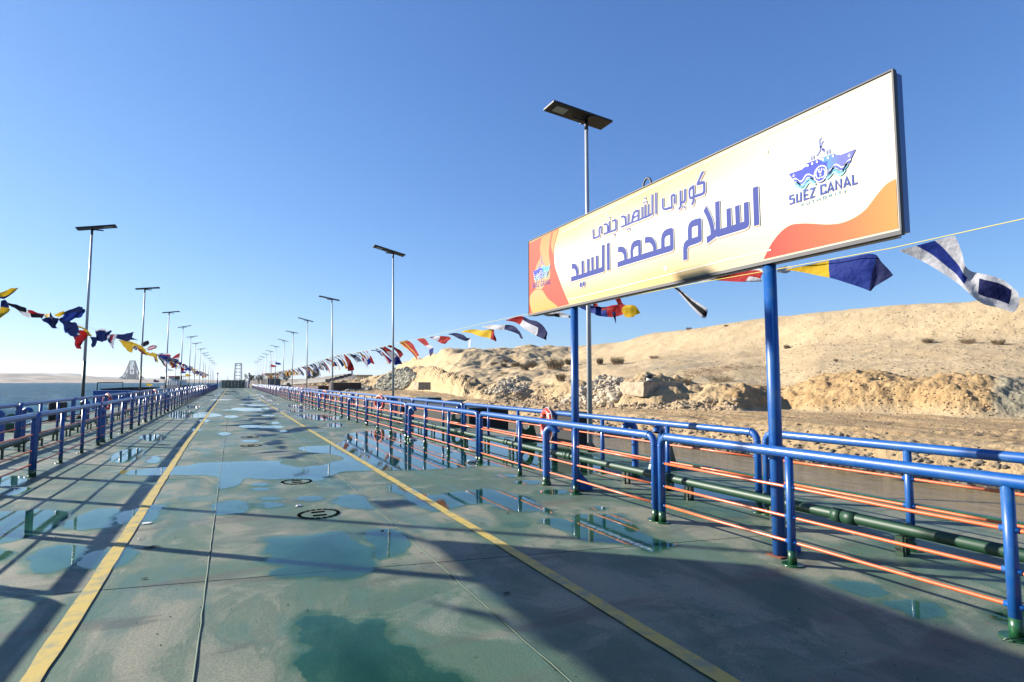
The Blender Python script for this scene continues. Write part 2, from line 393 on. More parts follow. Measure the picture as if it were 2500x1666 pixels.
for A in (XX, ZZ):                     # blend neighbouring bearings
    P_ = np.pad(A, ((4, 4), (0, 0)), 'edge'); A[:] = sum(P_[j:j + NB] for j in range(9)) / 9
YY = XX / np.tan(bear)[:, None]
rr_ = np.broadcast_to(rows[None, :], XX.shape)
def sm(a, b, x): t = np.clip((x - a) / (b - a), 0, 1); return t * t * (3 - 2 * t)
on_road = sm(52, 62, rr_) * (1 - sm(120, 134, rr_)); berm = sm(128, 150, rr_) * (1 - sm(222, 240, rr_)); dune = sm(225, 260, rr_); bank = sm(16, 30, rr_) * (1 - sm(50, 60, rr_))
far = np.clip(YY / 120, 0, 1)
u2 = np.broadcast_to(ucols[:, None], XX.shape)
ZZ += berm * (fbm(XX * .3, YY * .3, 3, 4) * .8 + fbm(XX * 2.1, YY * 2.1, 8, 4, .6) * .20)
rid = np.abs(fbm(XX * .33, YY * .33, 21, 4)); ZZ += berm * (1 - sm(1750, 1950, u2)) * (rid * 1.5 - .35)
ZZ += dune * (fbm(XX * .07, YY * .07, 5, 3) * .9 + fbm(XX * .9, YY * .9, 9, 4, .6) * .10)
ZZ += (dune * (1 - sm(1300, 1560, u2)) * (fbm(XX * .28, YY * .28, 31, 5) * 1.1))
ZZ += bank * (fbm(XX * 1.3, YY * 1.3, 15, 4, .55) * .17)
ZZ += on_road * (fbm(XX * 1.3, YY * .35, 12, 4) * .22)
for x0 in (19.8, 21.3, 22.7, 24.3):     # tracked-vehicle ruts on the sand road
    wv = x0 + fbm(YY * .06, YY * 0 + x0, 2, 2) * 1.6
    ph = np.clip(1 - np.abs(XX - wv) / .28, 0, 1)
    ZZ -= on_road * ph * (.13 + .08 * np.sin(YY * 14 + XX * 3)) * np.clip(1.3 - far * 2, 0, 1)
verts = np.stack([XX, YY, ZZ], -1).reshape(-1, 3)
idx = np.arange(NB * NR).reshape(NB, NR)
faces = np.stack([idx[:-1, :-1], idx[:-1, 1:], idx[1:, 1:], idx[1:, :-1]], -1).reshape(-1, 4)
me = bpy.data.meshes.new('sand_bank'); me.vertices.add(len(verts)); me.vertices.foreach_set('co', verts.ravel())
me.loops.add(faces.size); me.loops.foreach_set('vertex_index', faces.ravel().astype(np.int32))
me.polygons.add(len(faces)); me.polygons.foreach_set('loop_start', np.arange(0, faces.size, 4, dtype=np.int32)); me.polygons.foreach_set('loop_total', np.full(len(faces), 4, dtype=np.int32))
me.update(calc_edges=True); me.validate(); me.polygons.foreach_set('use_smooth', [True] * len(faces))
def attr(name, arr):
    a = me.attributes.new(name, 'FLOAT', 'POINT'); a.data.foreach_set('value', np.ascontiguousarray(arr, dtype=np.float32).ravel())
nz = fbm(XX * .35, YY * .35, 40, 4)
tanv = berm * sm(1700, 1830, u2 + nz * 60) * (1 - sm(2385, 2420, u2 - (rr_ - 180) * .55 + nz * 60))
tanv = tanv + bank * .55 + (berm * (1 - sm(1700, 1830, u2)) * .35)
greyv = berm * sm(2385, 2420, u2 - (rr_ - 180) * .55 + nz * 60) * .8
greyv = greyv + sm(905, 930, u2) * (1 - sm(985, 1030, u2)) * sm(160, 190, rr_) * (1 - sm(300, 340, rr_)) * .0
greyv = greyv + dune * sm(1560, 1600, u2) * (1 - sm(1740, 1800, u2)) * (1 - sm(300, 340, rr_)) * .45 * sm(-.1, .15, nz)
attr('tan', np.clip(tanv, 0, 1)); attr('grey', np.clip(greyv, 0, 1)); attr('road', on_road)
me.materials.append(M_SAND)
put('sand_bank', me, kind='structure')
land = BVHTree.FromPolygons([tuple(v) for v in verts], [tuple(f) for f in faces])
def hit(u, v):
    p, n, i, dd = land.ray_cast(Vector((0, 0, EYE)), ray(u, v).normalized())
    return p
def ground_z(x, y):
    p, n, i, dd = land.ray_cast(Vector((x, y, 60)), Vector((0, 0, -1)))
    return p.z if p else 0.0

# stones of the revetment along the shore
def stones(name, label_kind, pts, mt):
    mb = MB()
    for (p, r) in pts: mb.rock(p, r, rnd)
    return put(name, (mb, mt), **label_kind)
pts = []
for k in range(2600):
    y = 4 + (rnd.random() ** 1.7) * 70; x = 15.75 + rnd.random() ** 2.6 * 2.2
    z = ground_z(x, y); r = rnd.uniform(.045, .13) * (1.2 if x < 16.4 else .8)
    pts.append(((x, y, z + r * .15), r))
stones('shore_stones', dict(kind='stuff', label='brown stones lining the waterline below the sand road', category='stones'), pts, mat('brown_shore_stone', (.22, .18, .12), .85, noise=((.12, .10, .075), 3, .4, .6)))
pts = []
for k in range(1500):
    u = rnd.uniform(1500, 2500); v = rnd.uniform(755, 925); p = hit(u, v)
    if p is not None and p.x > 36: pts.append((p, rnd.uniform(.03, .10)))
for k in range(500):
    u = rnd.uniform(1180, 2500); v = rnd.uniform(960, 1060); p = hit(u, v)
    if p is not None: pts.append((p, rnd.uniform(.02, .07)))
stones('scattered_stones', dict(kind='stuff', label='small dark stones strewn over the pale dune and road', category='stones'), pts, mat('dark_small_stone', (.22, .17, .11), .9))

def pile(name, label, poly, n, r0, r1, mt):
    pts = []; xs = [a[0] for a in poly]; ys = [a[1] for a in poly]
    def inside(x, y):
        c = False
        for i in range(len(poly)):
            x1, y1 = poly[i]; x2, y2 = poly[i - 1]
            if (y1 > y) != (y2 > y) and x < (x2 - x1) * (y - y1) / (y2 - y1) + x1: c = not c
        return c
    while len(pts) < n:
        u, v = rnd.uniform(min(xs), max(xs)), rnd.uniform(min(ys), max(ys))
        if inside(u, v):
            p = hit(u, v)
            if p is None: continue
            r = rnd.uniform(r0, r1) * rnd.uniform(.6, 1.2); pts.append((p + Vector((0, 0, rnd.uniform(-.05, .25) * r)), r))
    stones(name, dict(kind='stuff', label=label, category='rubble'), pts, mt)
pile('rock_pile', 'heap of broken white limestone rocks spilling down beside the concrete mooring block', [(1365, 985), (1420, 950), (1450, 925), (1480, 918), (1520, 925), (1515, 960), (1500, 985), (1440, 990)], 400, .10, .36, M_ROCKW)
pile('rock_pile', 'small heap of pale grey rubble half way up the sand left of the sign post', [(1180, 962), (1230, 925), (1262, 920), (1290, 940), (1285, 955), (1240, 965)], 260, .1, .34, M_ROCKW)
pile('rock_slope', 'grey green rubble covering the face of the sand mound behind the second lamp', [(912, 948), (930, 925), (965, 905), (995, 902), (1018, 918), (1005, 935), (985, 952), (940, 955)], 900, .2, .75, M_ROCKG)
pile('rock_pile', 'low rough rubble in front of the small yellow building', [(830, 950), (880, 940), (910, 946), (905, 955), (850, 957)], 250, .15, .5, M_ROCKG)
pile('sand_clods', 'lumps of loose dug sand at the foot of the bare bank', [(1180, 985), (1300, 960), (1500, 990), (1600, 985), (1800, 975), (1800, 1002), (1500, 1000), (1200, 1000)], 420, .05, .22, mat('dug_sand', (.40, .30, .19), .95))
pile('sand_clods', 'lumps of orange sand on the long bulldozed berm at the right', [(1830, 1000), (1850, 945), (2000, 925), (2400, 915), (2440, 1015), (2100, 1010)], 260, .03, .09, mat('orange_dug_sand', (.46, .30, .15), .95))

# bushes
def bush(u, v, wpx, hpx, label, name='desert_bush', mt=None, dense=1.0):
    p = hit(u, v)
    while p is None: v += 2; p = hit(u, v)
    dist = (p - Vector((0, 0, EYE))).length * .93; w = wpx / FPX * dist; h = hpx / FPX * dist * 1.15
    rn = random.Random(int(u * 7 + v)); t = thing(name, label, 'bush', p, 0, 'desert bushes on the dune')
    st = MB(); lf = MB(); n = int(150 * dense)
    for k in range(n):
        a = rn.random() * 6.283; r0 = rn.random() ** .5; bx, by = math.cos(a) * r0 * w * .32, math.sin(a) * r0 * w * .32
        lean = rn.uniform(.15, .75); hh = h * rn.uniform(.55, 1.05) * (1 - .35 * r0)
        tip = Vector((bx + math.cos(a) * lean * w * .32, by + math.sin(a) * lean * w * .32, hh))
        st.tube([(bx, by, -.1), (bx * .6 + tip.x * .4, by * .6 + tip.y * .4, hh * .55), tip], [h * .012, h * .009, h * .003], 3, caps=False)
        for q in range(7):
            f = rn.uniform(.3, 1.05); c0 = Vector((bx, by, 0)).lerp(tip, f) + Vector((rn.gauss(0, .03) * w, rn.gauss(0, .03) * w, rn.gauss(0, .03) * h)); sl_ = h * rn.uniform(.05, .1)
            d1 = Vector((rn.gauss(0, 1), rn.gauss(0, 1), rn.gauss(.4, 1))).normalized() * sl_; d2 = Vector((rn.gauss(0, 1), rn.gauss(0, 1), rn.gauss(0, 1))).normalized() * sl_ * .5
            i = len(lf.v); lf.v += [tuple(c0 - d1), tuple(c0 + d2), tuple(c0 + d1)]; lf.quadf([i, i + 1, i + 2])
    put('stems', (st, M_TWIG), t); put('foliage', (lf, mt or M_BUSH), t, kind='stuff')
q3 = lambda x, y: (1180 + x * .2742, 700 + y * .2742)
q4 = lambda x, y: (1700 + x * .3444, 700 + y * .3444)
for (p, w_, h_, lb) in [
    (q3(640, 728), 60, 27, 'largest round grey green bush left of the sign post'),
    (q3(370, 735), 30, 15, 'low olive bush just left of the largest bush'),
    (q3(285, 712), 27, 14, 'olive bush third from the left in the row on the dune'),
    (q3(440, 718), 32, 16, 'brownish bush between the low olive bush and the largest bush'),
    (q3(180, 712), 20, 10, 'small dark bush second from the left in the row on the dune'),
    (q3(95, 698), 22, 9, 'small sparse bush at the left end of the row on the dune'),
    (q3(200, 668), 18, 8, 'small dark bush standing highest at the left of the row'),
    (q3(755, 690), 20, 15, 'narrow bush touching the left edge of the far sign post'),
    (q3(690, 828), 33, 18, 'lone dark bush below the row, left of the far sign post'),
    (q3(1040, 690), 20, 17, 'narrow bush right of the nearest lamp pole'),
    (q3(1195, 690), 42, 20, 'wide low bush right of the narrow bush by the lamp pole'),
    (q3(1520, 640), 30, 8, 'flat bush on the lip of the sand cut above the mooring block'),
    (q3(1780, 860), 52, 15, 'sparse grassy bush at the top right of the mooring block'),
    (q3(2110, 848), 78, 17, 'long low grassy bush on the bank left of the near sign post'),
    (q4(640, 438), 15, 9, 'tiny lone bush on the dune right of the near sign post'),
    (q4(1640, 400), 24, 11, 'small dark bush on the dune, left one of three'),
    (q4(1925, 403), 32, 11, 'small dark bush on the dune, middle one of three'),
    (q4(2140, 412), 26, 12, 'small dark bush on the dune, right one of three'),
    (q4(990, 530), 11, 6, 'very small tuft in the middle of the dune right of the sign post'),
    (q3(180, 780), 24, 7, 'thin flat bush on the slope below the left end of the row'),
    ((965, 885), 14, 6, 'small dark tuft on the sand mound behind the second lamp'),
    (q3(1830, 385), 16, 7, 'dark clump on the dune skyline left of the near sign post'),
    (q3(2160, 356), 11, 5, 'dark tuft on the dune crest next to the near sign post'),
]:
    bush(*p, w_, h_, lb)
# dry tangle of wiry branches
t = thing('dry_shrub', 'bare reddish tangle of dry branches on the dune slope left of the near sign post', 'bush', hit(*q3(2230, 740)))
mb = MB(); rn = random.Random(4)
for k in range(150):
    x, y = rn.uniform(-4.2, 2.2), rn.uniform(-1, 4); h = rn.uniform(.4, 1.5)
    base = Vector((x, y, ground_z(t.location.x + x, t.location.y + y) - t.location.z)); q = [base]
    dr = Vector((rn.gauss(0, 1), rn.gauss(0, 1), 1.3))
    for j in range(7):
        dr = (dr + Vector((rn.gauss(0, .5), rn.gauss(0, .5), -.32))).normalized(); q.append(q[-1] + dr * h * .25)
    mb.tube(q, .012, 3, caps=False)
put('branches', (mb, M_TWIG), t, kind='stuff')

# concrete mooring blocks on the bank
def mooring_block(A, B, C, h, label, bollard):
    A, B, C = Vector(A), Vector(B), Vector(C); A.z = C.z = B.z; D = A + C - B
    t = thing('mooring_block', label, 'mooring block', B)
    mb = MB(); lo = [Vector((p.x, p.y, p.z)) - B for p in (A, B, C, D)]
    for p in lo: p.z = 0
    def sub(a, b, n): return [a.lerp(b, k / n) for k in range(n)]
    loop = sub(lo[0], lo[1], 6) + sub(lo[1], lo[2], 10) + sub(lo[2], lo[3], 6) + sub(lo[3], lo[0], 10); rn = random.Random(3)
    rg = []; cen = sum(lo, Vector()) / 4
    for z, k in ((-.06, .985), (0, 1), (h * .5, 1.0), (h * .9, 1.0), (h, .975)):
        rg.append([len(mb.v) + i for i in range(len(loop))])
        for p in loop:
            q = cen + (p - cen) * k; mb.v.append((q.x + rn.gauss(0, .018), q.y + rn.gauss(0, .018), z + rn.gauss(0, .015)))
    for a, b in zip(rg, rg[1:]):
        for i in range(len(loop)): mb.quadf([a[i], a[(i + 1) % len(loop)], b[(i + 1) % len(loop)], b[i]])
    mb.quadf(rg[-1]); put('block', (mb, M_CONC), t)
    if bollard:
        c = cen * .6 + lo[1] * .4; m2 = MB(); m2.cyl((c.x, c.y), .16, h, h + .32, 12); m2.cyl((c.x, c.y), .24, h + .32, h + .46, 12); put('bollard', (m2, M_BLACK), t)
        m3 = MB(); m3.cyl((c.x, c.y), .17, h + .08, h + .22, 12); put('painted_band', (m3, M_WHITE), t)
Xb = hit(1571, 980).x
bA, bB = onX(1513, 962, Xb), onX(1571, 966, Xb); bC = onY(1675, 961, bB.y + .3)
mooring_block(bA, bB, bC, onX(1571, 933, Xb).z - bB.z, 'large weathered concrete mooring block with a black bollard set in the sand bank', True)
b2 = gp(1021, 951, 1.0)
mooring_block(onX(1006, 950, b2.x), b2, onY(1052, 948, b2.y + .5), .62, 'smaller pale concrete block with a square lit face right of the second lamp pole', False)

# ------------------------------------------------------------------ the pontoon bridge
XL, XR = -7.2, 8.35; YEND = 162.0
deck = put('bridge_deck', None, None, (0, 0, 0), kind='structure')
jy = lambda k, x: 5.25 + 5.7 * (k - 1) - .22 * (x - .9)          # the slab joints run slightly askew
cuts = [XL, -.14, 1.77, XR]
def slab(x0, x1, f0, f1, z=0.0, g=.008):
    mb = MB(); q = [(x0 + g, f0(x0) + g, z), (x1 - g, f0(x1) + g, z), (x1 - g, f1(x1) - g, z), (x0 + g, f1(x0) - g, z)]
    n = len(mb.v); mb.v += q + [(a, b, z - .03) for a, b, c_ in q]
    mb.quadf([0, 1, 2, 3]); [mb.quadf([i, 4 + i, 4 + (i + 1) % 4, (i + 1) % 4]) for i in range(4)]
    return mb
for k in range(-1, 27):
    f0 = (lambda x, k=k: jy(k, x)); f1 = (lambda x, k=k: jy(k + 1, x)) if k < 26 else (lambda x: YEND)
    for a, b in zip(cuts, cuts[1:]):
        put('deck_slab', (slab(a, b, f0, f1, 0), M_DECK), deck)
mb = MB(); mb.box(((XL + XR) / 2, (YEND - 12) / 2, -.43), (XR - XL, YEND + 12, .8)); put('pontoon_hull', (mb, M_GREENDK), deck)
mb = MB()
for x, r in ((-.14, .0075), (1.77, .005)):
    pts = []; y = -2.
    while y < 60: pts.append((x + rnd.gauss(0, .0018), y, .0015 + rnd.gauss(0, .0012))); y += .16 if y < 12 else .6
    mb.tube(pts, r, 6)
put('weld_bead', (mb, mat('grey_green_bead', (.09, .14, .10), .8)), deck)
for x in (-.965, 2.56):
    mb = MB(); ys = [-2 + .25 * i for i in range(int((YEND + 2) / .25))]; n0 = 0
    for y in ys:
        wv = fbm(np.array([y * 2.2]), np.array([x]), 6, 3)[0] * .012; ww = .058 + fbm(np.array([y * 3.3]), np.array([x + 3]), 5, 2)[0] * .012
        bend = -.0085 * max(0, min(y, 17) - 5) if x < 0 else -.006 * max(0, min(y, 20) - 5)
        mb.v += [(x - ww + wv + bend, y, .0095), (x + ww + wv + bend, y, .0095)]
    for i in range(len(ys) - 1): mb.quadf([2 * i, 2 * i + 1, 2 * i + 3, 2 * i + 2])
    put('yellow_line', (mb, M_YELLOWLINE), None, kind='structure')
# edge coamings
for x, w_ in ((XR - .06, .12), (XL + .06, .14)):
    mb = MB(); mb.box((x, 74, .03), (w_, 172, .06), bev=.015); put('edge_coaming', (mb, M_GREEN if x > 0 else M_GREENDK), deck)

# manhole covers with rings of slots cut in the deck plate
def manhole(u, v, r, label, skew=0.0):
    p = gp(u, v); t = thing('manhole_cover', label, 'manhole cover', (p.x, p.y, 0), skew, 'round covers in the deck')
    mb = MB(); mb.cyl((0, 0), r * .98, -.02, .0045, 28); put('cover_plate', (mb, M_DECK), t)
    for k in range(20):
        a0 = 2 * math.pi * k / 20 + .04; a1 = 2 * math.pi * (k + 1) / 20 - .04; m2 = MB()
        q = [(math.cos(a) * rr, math.sin(a) * rr, .0105) for rr, aa in ((r, (a0, (a0 + a1) / 2, a1)), (r * .84, (a1, (a0 + a1) / 2, a0))) for a in aa]
        m2.prism(q, (0, 0, -.004)); put('rim_slot', (m2, M_DARK), t)
    for s in (-1, 1):
        m2 = MB(); m2.box((s * .02 * 0, s * r * .36, .009), (r * .62, r * .20, .005)); put('hand_slot', (m2, M_DARK), t)
manhole(778, 1255.7, .26, 'round deck cover with dark slots, nearest to the camera')
manhole(724, 1177, .25, 'round deck cover at the near edge of the large puddle')
manhole(613, 1089, .26, 'round deck cover behind the large puddle')
manhole(610, 1068, .26, 'farthest visible round deck cover in the roadway')

# ---- puddles: outlines surveyed on the deck
c5 = lambda x, y: (x * .38643, 1060 + y * .3865)
c6 = lambda x, y: (800 + x * .38643, 1060 + y * .3865)
c7 = lambda x, y: (1600 + x * .38643, 1060 + y * .3865)
c1 = lambda x, y: (x * .2742, 650 + y * .2742)
c2 = lambda x, y: (560 + x * .2742, 650 + y * .2742)
sr = lambda x, y: (x, y)
def ell(f, cx, cy, rx, ry, n=14): return [f(cx + rx * math.cos(2 * math.pi * i / n) * (1 + .12 * math.sin(i * 2.3 + cx)), cy + ry * math.sin(2 * math.pi * i / n)) for i in range(n)]
T = lambda f, L: [f(*p) for p in L]
PUD = [
 (T(c6, [(0,1148),(80,1165),(140,1195),(190,1200),(240,1172),(330,1170),(375,1195),(350,1240),(345,1290),(420,1330),(520,1350),(580,1390),(605,1440),(650,1480),(760,1510),(840,1545),(900,1640),(500,1900),(100,1900),(-80,1640),(-200,1480),(-240,1465),(-170,1400),(-115,1365),(-130,1330),(-190,1290),(-180,1230),(-210,1210),(-170,1160)]), 1),
 (T(c5, [(1675,735),(1700,700),(1680,675),(1700,655),(1850,650),(2000,640),(2090,620),(2160,620),(2200,650),(2260,690),(2330,720),(2370,745),(2340,790),(2380,815),(2360,860),(2300,890),(2220,915),(2120,912),(2000,905),(1880,905),(1760,905),(1700,890),(1740,860),(1800,840),(1690,820),(1690,790),(1720,770),(1680,755)]), 1),
 (T(c6, [(230,650),(260,615),(350,600),(430,605),(490,650),(520,690),(490,740),(440,770),(330,795),(295,760),(305,730),(290,700),(250,680)]), 1),
 (T(c5, [(700,240),(760,235),(850,228),(1000,215),(1200,200),(1250,185),(1400,180),(1600,175),(1780,172),(1760,185),(1820,200),(1900,215),(1960,205),(2040,200),(2100,180),(2170,165),(2150,140),(2060,125),(1950,115),(1885,92),(1950,78),(2100,72)])
  + [(840,1075),(850,1060),(930,1050),(1050,1047),(1150,1056),(1290,1080),(1400,1098),(1470,1128),(1440,1160),(1390,1157),(1320,1150),(1190,1138),(1155,1140),(1120,1143),(1070,1146),(1000,1149),(900,1150),(830,1153)]
  + T(c5, [(2120,258),(2040,272),(2050,290),(1975,300),(1870,285),(1780,285),(1700,290),(1600,280),(1540,285),(1510,320),(1450,340),(1385,340),(1365,268),(1100,262),(850,262)]), 1),
 (T(c5, [(1990,305),(2150,305),(2200,335),(2150,342),(2050,330)]), 0),
 (T(c6, [(385,330),(450,325),(550,345),(600,380),(700,388),(750,375),(900,360),(1000,350),(1180,385),(1290,410),(1330,450),(1410,480),(1420,510),(1380,500),(1330,490),(1180,490),(1080,470),(1000,440),(860,455),(800,470),(700,490),(620,480),(520,430),(480,390),(400,370)]), 1),
 (T(c6, [(1330,545),(1450,535),(1540,545),(1560,515),(1600,510),(1700,510),(1830,515),(1900,540),(1950,590),(2030,650),(2160,690),(2200,705),(2100,745),(2000,740),(1900,700),(1750,690),(1620,680),(1530,630),(1440,600),(1400,580)]), 1),
 (T(c6, [(1400,480),(1500,470),(1580,480),(1560,510),(1480,520),(1420,505)]), 0),
 (T(c6, [(740,575),(850,565),(900,545),(980,560),(1020,610),(950,635),(860,625),(780,600)]), 0),
 (T(c6, [(20,425),(80,395),(170,385),(230,400),(260,440),(290,475),(200,475),(100,460)]), 1),
 (T(c5, [(1350,440),(1450,422),(1540,430),(1570,465),(1540,495),(1440,510),(1370,512),(1350,480)]), 1),
 (T(c5, [(400,570),(500,520),(600,480),(700,475),(760,490),(720,540),(700,590),(600,600),(500,610),(420,595)]), 1),
 (T(c5, [(740,560),(760,500),(850,480),(950,450),(1030,455),(1010,490),(990,540),(920,570),(800,575)]), 1),
 (T(c5, [(165,800),(230,750),(330,715),(440,705),(550,715),(530,770),(450,830),(330,880),(220,880),(185,840)]), 1),
 (T(c5, [(510,810),(560,760),(700,730),(800,725),(860,740),(830,780),(800,820),(700,850),(600,855),(530,850)]), 1),
 (T(c5, [(-160,510),(60,490),(280,480),(450,500),(420,540),(400,570),(230,640),(150,665),(0,695),(-180,720)]), 1),
 (T(c5, [(-160,730),(70,745),(60,770),(0,800),(-160,810)]), 1),
 (T(c5, [(-200,1020),(200,1000),(290,1000),(270,1040),(190,1070),(120,1150),(0,1190),(-200,1210)]), 0),
 (T(c5, [(980,400),(1070,360),(1080,400),(1200,395),(1350,390),(1350,430),(1200,430),(1080,440)]), 0),
 (T(c5, [(700,150),(760,110),(860,90),(910,110),(870,160),(780,180),(720,180)]), 1),
 (T(c5, [(880,15),(950,5),(1050,10),(1030,40),(930,45)]), 1),
 (T(c5, [(920,155),(980,140),(1010,155),(990,185),(930,180)]), 1),
 (T(c5, [(1250,95),(1350,95),(1350,120),(1310,150),(1285,125)]), 0),
 (T(c5, [(1170,88),(1240,86),(1215,100)]), 0), (T(c5, [(1390,80),(1450,82),(1430,95),(1400,98)]), 0),
 (T(c5, [(-60,285),(60,265),(160,275),(150,320),(40,330),(-60,335)]), 1),
 (T(c5, [(0,375),(60,350),(180,340),(150,370),(60,390)]), 1),
 (T(c7, [(1110,945),(1200,935),(1350,945),(1430,985),(1460,1020),(1410,1040),(1300,1020),(1180,985)]), 1),
 (T(c7, [(1430,1065),(1560,1058),(1700,1065),(1800,1100),(1820,1140),(1750,1165),(1650,1165),(1560,1120),(1470,1090)]), 1),
 (T(c7, [(2120,1150),(2200,1130),(2330,1125),(2500,1200),(2400,1235),(2200,1200)]), 1),
 (T(c7, [(1760,840),(1900,830),(2100,850),(2300,890),(2420,950),(2400,1010),(2200,990),(2000,930),(1820,880)]), 0),
 (T(c7, [(200,460),(350,460),(500,500),(600,555),(500,560),(350,520),(220,480)]), 0),
 (T(c7, [(-60,420),(60,400),(150,420),(190,445),(60,450)]), 0),
 (T(c7, [(60,280),(200,300),(420,360),(640,400),(700,430),(500,420),(300,390),(100,350)]), 1),
 (T(c7, [(1380,700),(1700,690),(1900,740),(1700,760),(1500,740)]), 0),
 (T(c2, [(590,1335),(640,1320),(880,1330),(1000,1350),(960,1370),(800,1375),(640,1355)]), 1),
 (T(c2, [(870,1410),(960,1395),(1010,1420),(960,1440),(890,1430)]), 1),
 (T(c2, [(490,1238),(600,1240),(740,1268),(700,1278),(560,1262)]), 1),
 (T(c1, [(1500,1330),(1560,1295),(1700,1293),(1720,1320),(1660,1355),(1560,1355)]), 1),
 (T(c1, [(1660,1245),(1790,1248),(1780,1268),(1680,1266)]), 1),
]
for f, x, y, a, b, w_ in [(c6,1185,573,70,18,0),(c6,1430,368,85,14,1),(c6,1265,307,85,12,1),(c6,1710,472,50,10,1),(c6,1830,518,50,9,1),(c6,1130,267,60,9,1),(c5,1645,322,50,8,1),(c5,1645,350,50,9,1),
        (c5,1710,410,60,8,1),(c5,1960,410,80,14,1),(c5,1690,452,90,16,1),(c5,1910,375,30,5,0),(sr,499,1028,12,4,1),(sr,565,1018,17,3.2,1),(sr,611,1042,28,3.4,1),(sr,668,1043,24,3.5,1),(sr,645,1043,20,3,1),
        (sr,672,1033,10,3,1),(sr,615,1003.5,30,1.7,1),(sr,590,1001.5,45,1.4,1),(sr,655,1015,17,2,1),(sr,548,1060,14,4,1),(sr,610,1078,20,3,1),(sr,692,1053,8,2.2,1),(sr,560,1085,22,5,0),(sr,480,1050,9,3,1)]:
    PUD.append((ell(f, x, y, a, b), w_))
for k in range(46):                                                  # far down the bridge only thin streaks show
    Y = 30 + 105 * rnd.random() ** 1.3; X = rnd.uniform(-2.8, 4.4); a = rnd.uniform(.25, 1.3); b = rnd.uniform(.5, 2.2)
    PUD.append(([(X + a * math.cos(i * .524) * rnd.uniform(.8, 1.2), Y + b * math.sin(i * .524) * rnd.uniform(.8, 1.2)) for i in range(12)], 2))
def smooth_loop(P, n=4):
    out = []; N = len(P)
    for i in range(N):
        a, b, c_, e = P[i - 1], P[i], P[(i + 1) % N], P[(i + 2) % N]
        for k in range(n):
            t = k / n; out.append(tuple(.5 * ((2 * b[j]) + (-a[j] + c_[j]) * t + (2 * a[j] - 5 * b[j] + 4 * c_[j] - e[j]) * t * t + (-a[j] + 3 * b[j] - 3 * c_[j] + e[j]) * t ** 3) for j in (0, 1)))
    return out
def area(L): return sum(L[i - 1][0] * L[i][1] - L[i][0] * L[i - 1][1] for i in range(len(L))) / 2
w = NT('wet_film'); w.k = 1.0; t = w.t; t.nodes.remove(w.b)
sd = w.attr('sdf'); na = w.noise(w.mapping(), 7, 6, .62, .4); nb_ = w.noise(w.mapping((1, 1, 1), (5, 2, 0)), 2.6, 6, .62, .6); nc_ = w.noise(w.mapping(), 55, 3, .6)
wm = w.rng(w.math('ADD', sd, w.math('ADD', w.math('MULTIPLY', w.math('SUBTRACT', na, .5), .17), w.math('MULTIPLY', w.math('SUBTRACT', nc_, .5), .012))), -.003, .005)
dm = w.rng(w.math('ADD', sd, w.math('MULTIPLY', w.math('SUBTRACT', nb_, .5), .42)), -.10, .01)
deep = w.rng(sd, .02, .35)
pt = w.mix(deep, (.41, .67, .53), (.24, .53, .36))
tn = w.mix(wm, w.mix(w.math('MULTIPLY', dm, .85), (1, 1, 1), (.60, .78, .70)), pt)
tr = t.nodes.new('ShaderNodeBsdfTransparent'); w.link(tn, tr.inputs[0])
gl = t.nodes.new('ShaderNodeBsdfGlossy'); gl.inputs[0].default_value = (.95, .98, 1, 1)
w.link(w.rng(wm, 0, 1, .38, 0.0), gl.inputs['Roughness'])
w.link(w.bump(w.noise(w.mapping(), 18, 2, .5), .12, .002), gl.inputs['Normal'])
fc = w.math('MULTIPLY', w.schlick(), w.math('ADD', wm, w.math('MULTIPLY', w.math('SUBTRACT', 1.0, wm), w.math('MULTIPLY', dm, .45))))
mx = t.nodes.new('ShaderNodeMixShader'); w.link(fc, mx.inputs[0]); w.link(tr.outputs[0], mx.inputs[1]); w.link(gl.outputs[0], mx.inputs[2]); w.link(mx.outputs[0], t.nodes['Material Output'].inputs[0])
M_WET = w.m
zi = 0
